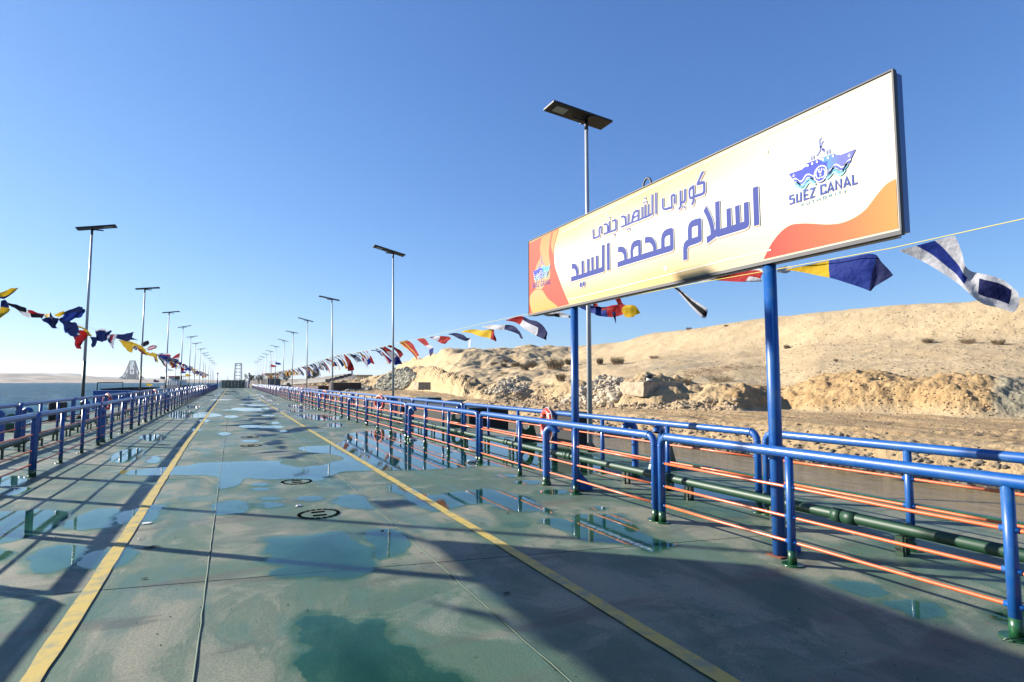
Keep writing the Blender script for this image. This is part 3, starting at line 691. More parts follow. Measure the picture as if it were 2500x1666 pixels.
for pl, wetness in PUD:
    w2 = pl if wetness == 2 else [tuple(gp(u, v)[:2]) for u, v in pl]
    if area(w2) < 0: w2 = w2[::-1]
    L = np.array(smooth_loop(w2, 4)); siz = math.sqrt(abs(area(L.tolist())))
    pad = .20 if wetness != 2 else .08
    x0, y0 = L.min(0) - pad; x1, y1 = L.max(0) + pad
    x0, x1, y0, y1 = max(x0, XL + .05), min(x1, XR - .05), max(y0, .8), y1
    nx = int(min(90, max(14, (x1 - x0) / max(.03, siz / 45)))); ny = int(min(90, max(14, (y1 - y0) / max(.03, siz / 45))))
    gx, gy = np.meshgrid(np.linspace(x0, x1, nx), np.linspace(y0, y1, ny), indexing='ij')
    A = L; B2 = np.roll(L, -1, 0); dmin = np.full(gx.shape, 1e9); ins = np.zeros(gx.shape, bool)
    for (ax, ay), (bx, by) in zip(A, B2):
        ex, ey = bx - ax, by - ay; q = np.clip(((gx - ax) * ex + (gy - ay) * ey) / (ex * ex + ey * ey + 1e-12), 0, 1)
        dmin = np.minimum(dmin, np.hypot(gx - ax - q * ex, gy - ay - q * ey))
        if ay != by: ins ^= ((ay > gy) != (by > gy)) & (gx < ex * (gy - ay) / (by - ay) + ax)
    sdf = np.where(ins, dmin, -dmin)
    if wetness == 2: sdf = sdf * .6
    if wetness == 0: sdf = np.minimum(sdf, .0) - .035
    if siz < .5 and wetness == 1: sdf = sdf + .012
    zi += 1; zz = .0045 + (zi % 8) * .0005
    vs = np.stack([gx, gy, np.full(gx.shape, zz)], -1).reshape(-1, 3); ix = np.arange(nx * ny).reshape(nx, ny)
    keep = np.maximum.reduce([sdf[:-1, :-1], sdf[1:, :-1], sdf[1:, 1:], sdf[:-1, 1:]]) > -.19
    fs = np.stack([ix[:-1, :-1], ix[1:, :-1], ix[1:, 1:], ix[:-1, 1:]], -1)[keep]
    me = bpy.data.meshes.new('puddle'); me.from_pydata(vs.tolist(), [], fs.tolist()); a_ = me.attributes.new('sdf', 'FLOAT', 'POINT'); a_.data.foreach_set('value', sdf.astype(np.float32).ravel())
    me.materials.append(M_WET); me.update(); put('puddle' if wetness else 'damp_patch', me, kind='structure')

# ---- railings
def railing_parts(L, H, nb, mids=None):
    """meshes for one section, origin at its near foot, running along +Y"""
    r = .05; P = {}
    mb = MB(); bend = .11; pts = [(0, .045, .13), (0, .045, H - bend)]
    pts += [(0, .045 + bend * (1 - math.cos(a)), H - bend + bend * math.sin(a)) for a in (R(20), R(45), R(70))]
    pts += [(0, .045 + bend, H)]
    for k in range(1, 6): pts.append((0, bend + (L - 2 * bend) * k / 6, H))
    pts += [(0, L - .045 - bend, H)]
    pts += [(0, L - .045 - bend * (1 - math.cos(a)), H - bend + bend * math.sin(a)) for a in (R(70), R(45), R(20))]
    pts += [(0, L - .045, H - bend), (0, L - .045, .13)]
    rad = [.044, .044, .045, .047, .049, .05] + [.05] * 5 + [.05, .049, .047, .045, .044, .044]
    mb.tube(pts, rad, 14)
    for i_, zz_ in ((4, 0), (-5, 0)):           # weld rings where the elbows meet the straight tube
        a_ = Vector(pts[i_ + (1 if i_ > 0 else -1)]); b_ = Vector((0, bend + .02 if i_ > 0 else L - bend - .02, H)); mb.tube([b_ - Vector((0, .006, 0)), b_ + Vector((0, .006, 0))], .0535, 12)
    for y in (.045, L - .045): mb.tube([(0, y, H - bend - .006), (0, y, H - bend + .006)], .048, 12)
    for z in (.73 * H / 1.06, .45 * H / 1.06, .215 * H / 1.06):
        for y, sg in ((.045, 1), (L - .045, -1)): mb.tube([(0, y + sg * .035, z), (0, y + sg * .062, z)], .021, 6)
    P['handrail'] = mb
    mids = mids or [L * k / nb for k in range(1, nb)]; posts = []
    for y in mids:
        mb = MB(); mb.cyl((0, y), .038, .13, H - .03, 10)
        for z in (.73 * H / 1.06, .45 * H / 1.06, .215 * H / 1.06): mb.tube([(0, y - .056, z), (0, y + .056, z)], .021, 6)
        posts.append(mb)
    bars = []
    for z in (.73, .45, .215):
        mb = MB(); z *= H / 1.06; mb.tube([(0, .07, z)] + [(0, L * k / 6, z + rnd.gauss(0, .003)) for k in range(1, 6)] + [(0, L - .07, z)], .0155, 6); bars.append(mb)
    feet = []
    for y, rr in [(.045, .0455)] + [(m_, .0395) for m_ in mids] + [(L - .045, .0455)]:
        mb = MB(); mb.cyl((0, y), rr, 0, .135, 12); mb.cyl((0, y), rr + .055, .0, .012, 14); feet.append(mb)
    return dict(rail=P['handrail'].mesh('handrail', M_BLUE), posts=[m_.mesh('post', M_BLUE) for m_ in posts], bars=[m_.mesh('bar', M_ORANGE) for m_ in bars], feet=[m_.mesh('foot', M_GREEN) for m_ in feet])
def railing_far(L, H, nb):
    mb = MB(); mb.tube([(0, .05, 0), (0, .05, H), (0, L - .05, H), (0, L - .05, 0)], .047, 5)
    for k in range(1, nb): mb.tube([(0, L * k / nb, 0), (0, L * k / nb, H)], .038, 4)
    for z in (.73, .45, .215): mb.tube([(0, .05, z * H / 1.06), (0, L - .05, z * H / 1.06)], .015, 3, 1)
    return mb.mesh('railing_section', [M_BLUE, M_ORANGE])
def row(X, H, y0, L, nfull, words, group, nb=3, wob=0.0, mids0=None):
    tm0 = railing_parts(L - .03, H, nb, mids0) if mids0 else None; tm = railing_parts(L - .03, H, nb); farm = railing_far(L - .03, H, nb); proto = None; y = y0; k = 0
    while y + L < 160:
        k += 1; lab = f'blue railing section, {ordw(k)} {words}'
        xx = X + (wob * rnd.uniform(-1, 1) if k > 2 else 0)
        if y < 62:
            if mids0 and k == 1:
                q_ = thing('railing_section', lab, 'railing', (xx, y, 0), 0, group)
                put('handrail', tm0['rail'], q_)
                for key, nm in (('posts', 'post'), ('bars', 'bar'), ('feet', 'foot')):
                    for m_ in tm0[key]: put(nm, m_, q_)
            elif proto is None:
                proto = thing('railing_section', lab, 'railing', (xx, y, 0), 0, group)
                put('handrail', tm['rail'], proto)
                for m_ in tm['posts']: put('post', m_, proto)
                for m_ in tm['bars']: put('bar', m_, proto)
                for m_ in tm['feet']: put('foot', m_, proto)
            else: dup(proto, (xx, y, 0), lab)
        else:
            put('railing_section', farm, None, (xx, y, 0), label=lab, category='railing', group=group)
        y += L
row(4.70, 1.03, -.17, 5.47, 10, 'from the near end of the row right of the roadway', 'inner railing right of the roadway', 3, .02, [2.02, 3.66])
row(6.20, 1.03, -5.4, 5.2, 10, 'from the near end of the outer row beside the channel', 'outer railing beside the channel', 3, .03)
row(-3.15, 1.09, 1.9 - 5.45 + 5.45, 5.47, 10, 'from the near end of the row left of the roadway', 'inner railing left of the roadway', 3, .02)
row(-4.95, 1.09, 2.43 + 0.0, 5.45, 10, 'from the near end of the outer row beside the canal', 'outer railing beside the canal', 3, .03)

# gooseneck vent pipes
def gooseneck(X, Y, ang, label, H=.93, proto=[None]):
    if proto[0] is None:
        t = thing('vent_pipe', label, 'vent pipe', (X, Y, 0), ang, 'gooseneck vents along the railings')
        mb = MB(); R0 = .095; pts = [(0, 0, .14), (0, 0, H - R0)] + [(R0 * (1 - math.cos(a)), 0, H - R0 + R0 * math.sin(a)) for a in (R(25), R(50), R(75), R(100), R(125), R(150), R(165))]
        mb.tube(pts, .062, 14, caps=False)
        put('pipe', (mb, M_BLUE), t)
        e = Vector(pts[-1]); dr = (e - Vector(pts[-2])).normalized(); m2 = MB(); m2.tube([e - dr * .012, e - dr * .004], .058, 14); put('mouth', (m2, M_DARK), t)
        m3 = MB(); m3.cyl((0, 0), .064, 0, .145, 14); m3.cyl((0, 0), .08, 0, .05, 14); put('foot', (m3, M_GREEN), t)
        proto[0] = t
    else: dup(proto[0], (X, Y, 0), label, ang)
AG = R(-55)
gooseneck(4.68, 7.95, AG, 'blue gooseneck vent pipe between the roadway railing and the far sign post')
for i, Y in enumerate((15.75, 25.2, 34.7, 44, 53.4)): gooseneck(4.66, Y, AG, f'blue gooseneck vent pipe on the roadway side of the right railing, {ordw(i + 2)} from the camera')
gooseneck(6.45, 7.15, R(200), 'blue gooseneck vent beside the channel, its mouth turned right')
gooseneck(6.5, 7.9, R(150), 'blue gooseneck vent beside the channel, its mouth turned left')
for i, Y in enumerate((16.1, 24.2, 25.0, 33.6)): gooseneck(6.5, Y, R(165), f'blue gooseneck vent beside the channel, {ordw(i + 3)} from the near end'+'')
for i, Y in enumerate((19.1, 27.6, 36.6)): gooseneck(-3.2, Y, R(-100), f'blue gooseneck vent at the left railing of the roadway, {ordw(i + 1)} from the camera')
for i, (Y, a) in enumerate(((18.3, 200), (19.9, -20), (27.6, 200), (36.6, 200))): gooseneck(-5.15, Y, R(a), f'blue gooseneck vent at the outer left railing by the canal, {ordw(i + 1)} from the camera')

# green service pipes on short stands
def service_pipe(X, z, label):
    t = thing('service_pipe', label, 'pipe', (X, 0, 0)); pm = mat('dark_green_pipe_paint', (.006, .045, .02), .5)
    mb = MB(); mb.tube([(0, -3 + 6 * i, z + .006 * math.sin(i * 2)) for i in range(28)], .060, 12); put('pipe', (mb, pm), t)
    st_ = MB(); st_.box((-.045, 0, (z - .06) / 2 + .002), (.035, .07, z - .06)); st_.box((.045, 0, (z - .06) / 2 + .002), (.035, .07, z - .06)); st_ = st_.mesh('stand', M_GREENDK)
    cp = MB(); cp.tube([(0, -.05, z), (0, .05, z)], .076, 12); cp.tube([(0, -.2, z), (0, -.06, z)], .0715, 12); cp = cp.mesh('coupling', pm)
    for k in range(40): put('stand', st_, t, (0, .35 + 1.42 * k, 0))
    for k in range(16): put('coupling', cp, t, (0, 1.1 + 2.73 * k, 0))
service_pipe(5.93, .25, 'dark green service pipe running between the two right railings')
service_pipe(-4.5, .26, 'grey green service pipe running between the two left railings')

# ------------------------------------------------------------------ solar street lamps
def lamp(X, Y, H, side, label, lean=(0, 0), green=0.0, tilt=10):
    t = thing('solar_lamp_post', label, 'street lamp', (X, Y, -.02), 0, 'solar lamp posts ' + ('beside the channel' if X > 0 else 'beside the canal'))
    h = H; top = Vector((lean[0], lean[1], h))
    P = lambda f: top * f
    mb = MB()
    if green: mb.tube([P(green), P(.97)], [.062, .045], 10)
    else: mb.tube([P(.0), P(.5), P(.97)], [.068, .056, .045], 10)
    put('pole', (mb, M_GALV), t)
    if green:
        mb = MB(); mb.tube([P(0), P(green)], [.075, .063], 10); put('painted_lower_pole', (mb, M_POLEGREEN), t)
    mb = MB(); mb.cyl((top.x, top.y), .05, h * .965, h - .02, 10); mb.box((top.x, top.y, h - .03), (.09, .46, .03)); mb.box((top.x - side * .2, top.y, h - .06), (.46, .05, .05)); put('bracket', (mb, M_BLACK), t)
    hd = put('lamp_head', None, t, (top.x, top.y, h)); hd.rotation_euler = (0, R(tilt) * side, 0)
    mb = MB(); hl, ho = ((1.78, .24) if X > 0 else (1.55, .18)); mb.box((-side * ho, 0, .02), (hl, .52, .06), bev=.012); o = put('solar_panel_housing', (mb, M_BLACK), hd)
    mb = MB(); mb.box((-side * (ho + hl / 2 - .33), -.02, -.016), (.33, .26, .012)); put('lens', (mb, M_LED), hd)
    mb = MB(); mb.box((0, 0, .03), (.44, .44, .06), bev=.01)
    for a in range(4):
        c_, s_ = math.cos(a * math.pi / 2), math.sin(a * math.pi / 2)
        mb.prism([(c_ * .06, s_ * .06, .06), (c_ * .2, s_ * .2, .06), (c_ * .06, s_ * .06, .24)], (-s_ * .012, c_ * .012, 0))
    put('base', (mb, M_GREENDK), t)
RL = [(7.9, 11.3, 8.45), (7.9, 29.9, 8.9), (7.9, 50.2, 9.0), (7.9, 69.2, 9.0), (7.9, 87.2, 9.0), (7.9, 104, 8.9), (7.9, 124, 9.0), (7.9, 142, 8.9), (7.9, 160, 9.0), (7.9, 178, 9.0), (7.9, 196, 8.9), (7.9, 214, 8.9), (7.9, 232, 8.9)]
leanR = [(-.05, 0), (-.45, 0), (-.9, 0), (-.35, 0), (-.1, 0), (.05, 0), (0, 0)] + [(0, 0)] * 8
for i, (x, y, h) in enumerate(RL):
    lw = leanR[i][0]
    lamp(x - lw * .0, y, h, 1, (f'tall grey solar lamp post rising behind the big sign' if i == 0 else f'grey solar lamp post beside the channel, {ordw(i + 1)} from the camera'), (lw * .3, 0), tilt=4 if i == 0 else 11 + 2.5 * math.sin(i * 2.7))
LL = [(-6.1, 13.57, 8.4), (-6.1, 31.5, 8.9), (-6.1, 49.1, 8.7), (-6.1, 66.8, 8.9), (-6.1, 85, 9.0), (-6.1, 100.6, 8.8), (-6.1, 114, 8.6), (-6.1, 131.5, 8.5), (-6.1, 146.6, 8.3), (-6.1, 158, 8.3), (-6.1, 180, 8.4), (-6.1, 196, 8.3), (-6.1, 212, 8.2), (-6.1, 228, 8.2)]
for i, (x, y, h) in enumerate(LL):
    lamp(x, y, h, -1, ('solar lamp post beside the canal left of the picture, seen by its long shadow' if i == 0 else f'solar lamp post beside the canal with dark green lower pole, {ordw(i)} from the left edge'), (.0, 0), .30, tilt=5 if i == 0 else 10 + 2.5 * math.sin(i * 1.9))

# edge fittings: pad eyes, fender boxes, moored hull
def padeye(x, y, s, label):
    t = thing('pad_eye', label, 'mooring eye', (x, y, .0)); mb = MB()
    n = 12; q = [(-.26 * s, 0, 0)] + [(-.17 * s * math.cos(a * math.pi / n) * 1.0, 0, .30 * s + .17 * s * math.sin(a * math.pi / n)) for a in range(n + 1)] + [(.26 * s, 0, 0)]
    hole = [(.075 * s * math.cos(a * 2 * math.pi / 12), 0, .30 * s + .075 * s * math.sin(a * 2 * math.pi / 12)) for a in range(12)]
    for yy in (-.03, .03): mb.poly([(a, yy, c_) for a, b, c_ in q], [[(a, yy, c_) for a, b, c_ in hole]])
    for lp in (q, hole):
        i0 = len(mb.v); mb.v += [(a, -.03, c_) for a, b, c_ in lp] + [(a, .03, c_) for a, b, c_ in lp]
        for i in range(len(lp)): j = (i + 1) % len(lp); mb.quadf([i0 + i, i0 + j, i0 + len(lp) + j, i0 + len(lp) + i])
    put('eye_plate', (mb, M_GREEN), t)
    mb = MB(); mb.box((0, 0, .01), (.7 * s, .3 * s, .03), bev=.008); put('foot_plate', (mb, M_GREENDK), t)
padeye(7.55, 8.35, 1.35, 'green steel mooring eye standing at the deck edge right of the nearest lamp pole')
padeye(7.5, 13.9, 1.5, 'dark green mooring eye at the deck edge left of the lifebuoy')
padeye(7.5, 19.2, 1.4, 'green mooring eye farther along the channel edge')
padeye(-6.6, 24.4, 1.3, 'dark mooring eye at the canal edge behind the outer left railing')
mb = MB(); mb.box((8.1, 12.55, .3), (.5, 1.1, 1.1), bev=.04); mb.box((8.1, 12.55, .88), (.54, 1.14, .05), bev=.01)
o = put('fender_box', (mb, M_RUBBER), label='black rubber fender box at the deck edge beside the nearest lamp pole', category='fender')
for (x, y, lb) in ((-6.75, 30.5, 'dark fender box at the canal edge by the nearest left lamp pole'), (8.1, 31, 'black fender box at the channel edge by the second right lamp')):
    mb = MB(); mb.box((x, y, .3), (.45, 1.0, 1.0), bev=.04); put('fender_box', (mb, M_RUBBER), label=lb, category='fender')
t = thing('work_barge', 'low dark hulled barge moored against the channel side of the bridge', 'barge', (9.6, 26, -.8))
mb = MB(); mb.prism([(-.9, -5, 0), (.9, -5, 0), (.9, 7, 0), (0, 9, 0), (-.9, 7, 0)], (0, 0, 1.35)); put('hull', (mb, M_RUBBER), t)
mb = MB(); mb.box((0, 1, 1.38), (1.9, 12.2, .08), bev=.02); put('gunwale', (mb, M_BLACK), t)
mb = MB(); mb.box((0, 3, 1.5), (.8, 2.2, .3), bev=.05); put('hatch', (mb, M_GREENDK), t)

# lifebuoys
def buoy(X, Y, z, label, rz=0.0):
    t = thing('lifebuoy', label, 'lifebuoy', (X, Y, z), rz, 'lifebuoys hung on the railings')
    n = 24; mb = MB(); mb.tube([(.0, .29 * math.cos(a * 2 * math.pi / n), .29 * math.sin(a * 2 * math.pi / n)) for a in range(n)], .068, 10, closed=True); put('ring', (mb, M_BUOY), t)
    for k in range(4):
        a = k * math.pi / 2 + .78; m2 = MB(); m2.tube([(0, .29 * math.cos(a + q), .29 * math.sin(a + q)) for q in (-.05, 0, .05)], .0705, 10); put('white_band', (m2, M_WHITE), t)
    m3 = MB(); m3.tube([(.0, .385 * math.cos(a * 2 * math.pi / 32), .385 * math.sin(a * 2 * math.pi / 32) - .02 * abs(math.sin(a * 2 * math.pi / 16 * 2))) for a in range(32)], .007, 4, closed=True); put('grab_line', (m3, M_ROPE_W), t)
buoy(6.08, 10.3, .77, 'orange lifebuoy hanging on the outer railing just left of the far sign post', R(-12))
buoy(6.08, 25.4, .74, 'red lifebuoy hanging on the outer railing near the second right lamp', R(25))
buoy(6.08, 42.2, .74, 'small distant red lifebuoy on the outer right railing', R(20))
buoy(6.08, 57.5, .74, 'farthest red lifebuoy on the right railing', R(20))
buoy(-4.85, 29.6, .82, 'red lifebuoy on the outer left railing near the first left lamp', R(35))
buoy(-4.85, 46.1, .80, 'red lifebuoy on the outer left railing, farther one', R(35))

#@@PART2@@
# ------------------------------------------------------------------ the big sign board
SX, SY0, SY1, SZ0, SZ1 = 4.76, 2.455, 8.675, 2.915, 4.252
s8 = lambda x, y: (1260 + x * .425, 150 + y * .425)
sa = lambda x, y: (1420 + x * .20408, 400 + y * .20408)
sb = lambda x, y: (1280 + x * .14035, 560 + y * .14035)
slg = lambda x, y: (1900 + x * .12752, 320 + y * .12752)
# the left copy of the logo is the right one carried over by an affine map
A_ = np.array([[205, 828, 1], [1490, 350, 1], [215, 1415, 1]], float); B_ = np.array([[150, 735], [465, 625], [145, 1025]], float)
AFF = np.linalg.solve(A_, B_)
def slg2(x, y): q = np.array([x, y, 1.]) @ AFF; return sb(q[0], q[1])
def onface(f, x, y, lay):
    p = onX(*f(x, y), SX); p.x = SX - .0015 - .0015 * lay
    p.y = min(max(p.y, SY0 + .012), SY1 - .012); p.z = min(max(p.z, SZ0 + .012), SZ1 - .012); return p
def stroke(mb, f, pts, w, lay, closed=False, m=0):
    P = [onface(f, x, y, lay) for x, y in pts]; n = len(P); L_, R_ = [], []
    for i in range(n):
        a = P[i - 1] if (i > 0 or closed) else P[i]; b = P[(i + 1) % n] if (i < n - 1 or closed) else P[i]
        t1 = (P[i] - a); t2 = (b - P[i]); t1 = t1.normalized() if t1.length > 1e-7 else None; t2 = t2.normalized() if t2.length > 1e-7 else None
        t = ((t1 or t2) + (t2 or t1)); t = t.normalized() if t.length > 1e-6 else (t1 or t2)
        nrm = Vector((0, -t.z, t.y)); k = 1.0
        if t1 and t2: k = 1 / max(.55, math.sqrt(max(0.01, (1 + t1.dot(t2)) / 2)))
        L_.append(P[i] + nrm * w / 2 * k); R_.append(P[i] - nrm * w / 2 * k)
    i0 = len(mb.v); mb.v += [tuple(p) for p in L_ + R_]
    for i in range(n if closed else n - 1): j = (i + 1) % n; mb.quadf([i0 + i, i0 + j, i0 + n + j, i0 + n + i], m)
def fpoly(mb, f, outer, holes=(), lay=0, m=0):
    mb.poly([onface(f, x, y, lay) for x, y in outer], [[onface(f, x, y, lay) for x, y in h] for h in holes], m)
def sm_open(pts, n=5):
    out = []; N = len(pts)
    for i in range(N - 1):
        a, b, c_, e = pts[max(i - 1, 0)], pts[i], pts[i + 1], pts[min(i + 2, N - 1)]
        for k in range(n):
            t = k / n; out.append(tuple(.5 * ((2 * b[j]) + (-a[j] + c_[j]) * t + (2 * a[j] - 5 * b[j] + 4 * c_[j] - e[j]) * t * t + (-a[j] + 3 * b[j] - 3 * c_[j] + e[j]) * t ** 3) for j in (0, 1)))
    return out + [pts[-1]]
def printmat(name, ramp_axis, stops, rough=.6):
    w = NT(name); s_ = w.sep(); cr = w.t.nodes.new('ShaderNodeValToRGB'); lo, hi = stops[0][0], stops[-1][0]
    mr = w.t.nodes.new('ShaderNodeMapRange'); mr.inputs[1].default_value = lo; mr.inputs[2].default_value = hi; w.link(s_[ramp_axis], mr.inputs[0]); w.link(mr.outputs[0], cr.inputs[0])
    el = cr.color_ramp.elements
    for i, (p, c_) in enumerate(stops):
        e = el[i] if i < 2 else el.new(0); 
    for i, (p, c_) in enumerate(stops):
        el[i].position = (p - lo) / (hi - lo + 1e-9) if i else 0.0
        el[i].color = (*[q * KA * .86 for q in c_], 1)
    w.link(cr.outputs[0], w.b.inputs['Base Color']); w.b.inputs['Roughness'].default_value = rough; w.b.inputs['Specular IOR Level'].default_value = .15; return w.m
w = NT('sign_face_print'); s_ = w.sep()
zc = w.math('ABSOLUTE', w.math('SUBTRACT', s_[2], 3.60)); fz = w.rng(zc, .06, .62)
fy = w.rng(s_[1], 2.9, 5.6, .25, 1.0)
bl = w.rng(w.noise(w.mapping((1, .5, .8)), 1.1, 2), .3, .7, .75, 1.05)
cc = w.mix(w.math('MULTIPLY', w.math('MULTIPLY', fz, fy), bl), (.55, .52, .44), (.55, .375, .15))
w.link(cc, w.b.inputs['Base Color']); w.b.inputs['Roughness'].default_value = .6; w.b.inputs['Specular IOR Level'].default_value = .15; M_FACE = w.m
M_LET = mat('print_royal_blue', (.010, .028, .21), .6, spec=.15)
M_SHADOWP = mat('print_pink_outline', (.62, .40, .32), .6, spec=.15)
M_CREAM = mat('print_cream', (.64, .61, .48), .6, spec=.15)
M_PW = mat('print_white', (.66, .66, .66), .6, spec=.15)
M_WAVE = printmat('print_red_orange', 1, [(2.45, (.60, .25, .06)), (2.9, (.60, .14, .05)), (3.7, (.52, .035, .03))])
M_PRED = printmat('print_coral', 2, [(2.9, (.56, .07, .045)), (3.5, (.58, .08, .05)), (4.25, (.58, .08, .04))])
M_PORG = printmat('print_orange', 2, [(2.9, (.64, .33, .07)), (3.4, (.64, .34, .17)), (4.25, (.62, .22, .06))])
M_HULL = mat('print_hull_blue', (.03, .05, .40), .6, spec=.15)
M_HULL2 = printmat('print_hull_cyan', 1, [(2.92, (.12, .14, .44)), (3.02, (.08, .24, .56)), (3.2, (.05, .36, .62))])
M_W1, M_W2, M_W3 = mat('print_wave_blue', (.06, .10, .42), .6, spec=.15), mat('print_wave_teal', (.09, .32, .48), .6, spec=.15), mat('print_wave_pale', (.26, .52, .58), .6, spec=.15)
M_LTEAL = mat('print_pale_teal', (.20, .36, .42), .6, spec=.15)
M_TXT = printmat('print_text_blue', 2, [(3.3, (.04, .04, .24)), (3.55, (.05, .11, .42)), (3.8, (.08, .22, .52))])

sign = thing('bridge_sign', 'big white and yellow board with Arabic lettering and ship emblem on two blue posts', 'sign', (0, 0, 0))
mb = MB(); mb.box(((SX + .005 + 4.90) / 2, (SY0 + SY1) / 2, (SZ0 + SZ1) / 2), (4.90 - SX - .005, SY1 - SY0, SZ1 - SZ0)); put('board_box', (mb, M_BLUEDARK), sign)
mb = MB(); mb.poly([(SX, SY0, SZ0), (SX, SY1, SZ0), (SX, SY1, SZ1), (SX, SY0, SZ1)]); mb.poly([(SX + .004, SY0, SZ0), (SX + .004, SY1, SZ0), (SX + .004, SY1, SZ1), (SX + .004, SY0, SZ1)]); face = put('face_panel', (mb, M_FACE), sign)
mb = MB()
for y0, y1, z0, z1 in ((SY0 - .012, SY1 + .012, SZ0 - .035, SZ0), (SY0 - .012, SY1 + .012, SZ1, SZ1 + .012), (SY0 - .014, SY0, SZ0, SZ1), (SY1, SY1 + .01, SZ0, SZ1)):
    mb.box((SX + .012, (y0 + y1) / 2, (z0 + z1) / 2), (.05, y1 - y0, z1 - z0))
put('frame_trim', (mb, mat('sign_trim', (.03, .03, .04), .6)), sign)
mb = MB(); mb.box((SX + .075, (SY0 + SY1) / 2, SZ0 - .02), (.06, SY1 - SY0 - .1, .035)); put('bottom_rail', (mb, M_GALV), sign)
p = onX(*s8(753, 700), SX + .06)
mb = MB(); mb.tube([(SX + .06, p.y + .075 * math.cos(a), SZ1 + .05 + .09 * math.sin(a)) for a in np.linspace(-.6, math.pi + .6, 12)], .014, 6); put('lifting_eye', (mb, M_BLACK), sign)
for y in (onX(1898, 1200, 4.83).y, onX(1405, 1100, 4.83).y):
    mb = MB(); mb.cyl((4.83, y), .062, 0, SZ0 - .036, 16); put('post', (mb, M_BLUE), sign)
    mb = MB(); mb.prism([(4.895, y, .0), (5.15, y, .0), (5.15, y, .05), (4.895, y, .30)], (0, .012, 0)); put('gusset', (mb, M_BLUE), sign)
    mb = MB(); mb.box((4.84, y, .007), (.20, .17, .012), bev=.003); put('base_plate', (mb, M_RUST), sign)
# printed artwork
mb = MB()
fpoly(mb, s8, sm_open([(1422, 1137), (1480, 1030), (1560, 950), (1650, 932), (1800, 938), (1900, 920), (2000, 860), (2080, 760), (2130, 705), (2182, 676)]) + [(2196, 960)], lay=1); put('wave_print', (mb, M_WAVE), face)
mb = MB()
fpoly(mb, sb, [(88, 240)] + [(600, -10)] + sm_open([(600, -10), (560, 150), (525, 300), (515, 460), (530, 640), (580, 800), (660, 1020), (780, 1306)]) + [(85, 1500)], lay=1); put('coral_print', (mb, M_PRED), face)
mb = MB()
fpoly(mb, sb, [(305, 146), (475, 66)] + sm_open([(475, 66), (445, 250), (432, 420), (455, 620), (450, 850)]) + [(300, 1050)] + sm_open([(200, 1040), (180, 800), (220, 620), (285, 480), (275, 330), (305, 146)]), lay=2)
fpoly(mb, sb, [(505, 52), (604, 5)] + sm_open([(604, 5), (555, 170), (520, 320), (514, 440)]) + sm_open([(505, 430), (470, 300), (480, 180), (505, 52)]), lay=2)
fpoly(mb, sb, sm_open([(200, 1050), (310, 1060), (350, 1110), (420, 1210), (520, 1290), (600, 1358)]) + sm_open([(150, 1480), (100, 1290), (110, 1150), (200, 1050)]), lay=2)
put('orange_print', (mb, M_PORG), face)
mb = MB()
stroke(mb, s8, [(262, 985), (700, 765), (1250, 505), (1800, 258)], .016, 2); stroke(mb, s8, [(300, 1370), (800, 1245), (1200, 1145), (1465, 1083)], .016, 2)
for x, y, r in ((1438, 520, 12), (860, 1190, 12), (520, 880, 7)): fpoly(mb, s8, [(x + r * math.cos(a), y + r * 1.3 * math.sin(a)) for a in np.linspace(0, 6, 12)], lay=2)
put('border_print', (mb, M_CREAM), face)

AR = {}
AR['word_islam'] = (sa, [
 ([(2053,290),(2115,270),(2132,730),(2068,747)], []),
 ([(1945,470),(2003,453),(2012,720),(2000,755),(1960,782),(1640,880),(1622,872),(1600,890),(1508,958),(1498,880),(1548,848),(1545,780),(1520,690),(1490,620),(1463,568),(1497,505),(1535,580),(1570,660),(1590,740),(1598,800),(1610,780),(1602,462),(1655,443),(1663,782),(1742,757),(1737,545),(1790,528),(1798,742),(1848,725),(1840,512),(1895,492),(1902,708),(1950,692)], []),
 ([(1420,650),(1438,665),(1445,900),(1435,930),(1400,950),(1300,985),(1280,1000),(1268,1030),(1268,1145),(1222,1160),(1220,1010),(1228,960),(1250,925),(1278,905),(1275,790),(1285,730),(1315,685),(1360,665)], [[(1325,770),(1345,755),(1395,740),(1395,870),(1325,892)]])])
AR['word_mohamed'] = (sa, [
 ([(435,1178),(515,1150),(512,1110),(500,1075),(480,1060),(440,1062),(440,1000),(470,990),(505,995),(530,1020),(542,1060),(547,1140),(590,1128),(588,1040),(600,970),(625,930),(680,908),(705,908),(713,925),(717,1085),(862,1040),(858,1000),(840,965),(815,945),(762,955),(762,883),(800,873),(850,880),(880,920),(895,960),(903,1028),(957,1010),(957,900),(965,850),(990,805),(1030,780),(1080,767),(1100,780),(1107,1000),(1100,1030),(1070,1050),(1020,1065),(435,1242)],
  [[(622,1115),(622,1040),(640,1000),(680,985),(683,1095)], [(1000,995),(1000,900),(1020,868),(1062,855),(1063,975)]])])
b2a = lambda x, y: ((1280 + x * .14035 - 1420) / .20408, (560 + y * .14035 - 400) / .20408)
def dotp(x, y, rx, ry): return ([(x + rx * math.cos(a), y + ry * math.sin(a)) for a in np.linspace(0, 2 * math.pi, 15)[:-1]], [])
AR['word_elsayed'] = (sa, [
 ([(305,960),(337,943),(340,1270),(310,1280)], []),
 ([b2a(*q) for q in [(822,915),(822,830),(912,803),(905,750),(895,710),(880,690),(835,690),(833,605),(870,597),(905,610),(930,650),(945,700),(948,795),(1003,780),(1000,555),(1038,543),(1042,765),(1100,745),(1097,522),(1135,510),(1138,728),(1175,717),(1170,493),(1208,482),(1212,707),(1252,695),(1247,468),(1288,455),(1293,683),(1355,660),(1355,283),(1397,267),(1400,700),(1395,730),(1370,748)]], []),
 ([b2a(*q) for q in dotp(990, 967, 20, 46)[0]], []), ([b2a(*q) for q in dotp(1043, 952, 18, 47)[0]], [])])
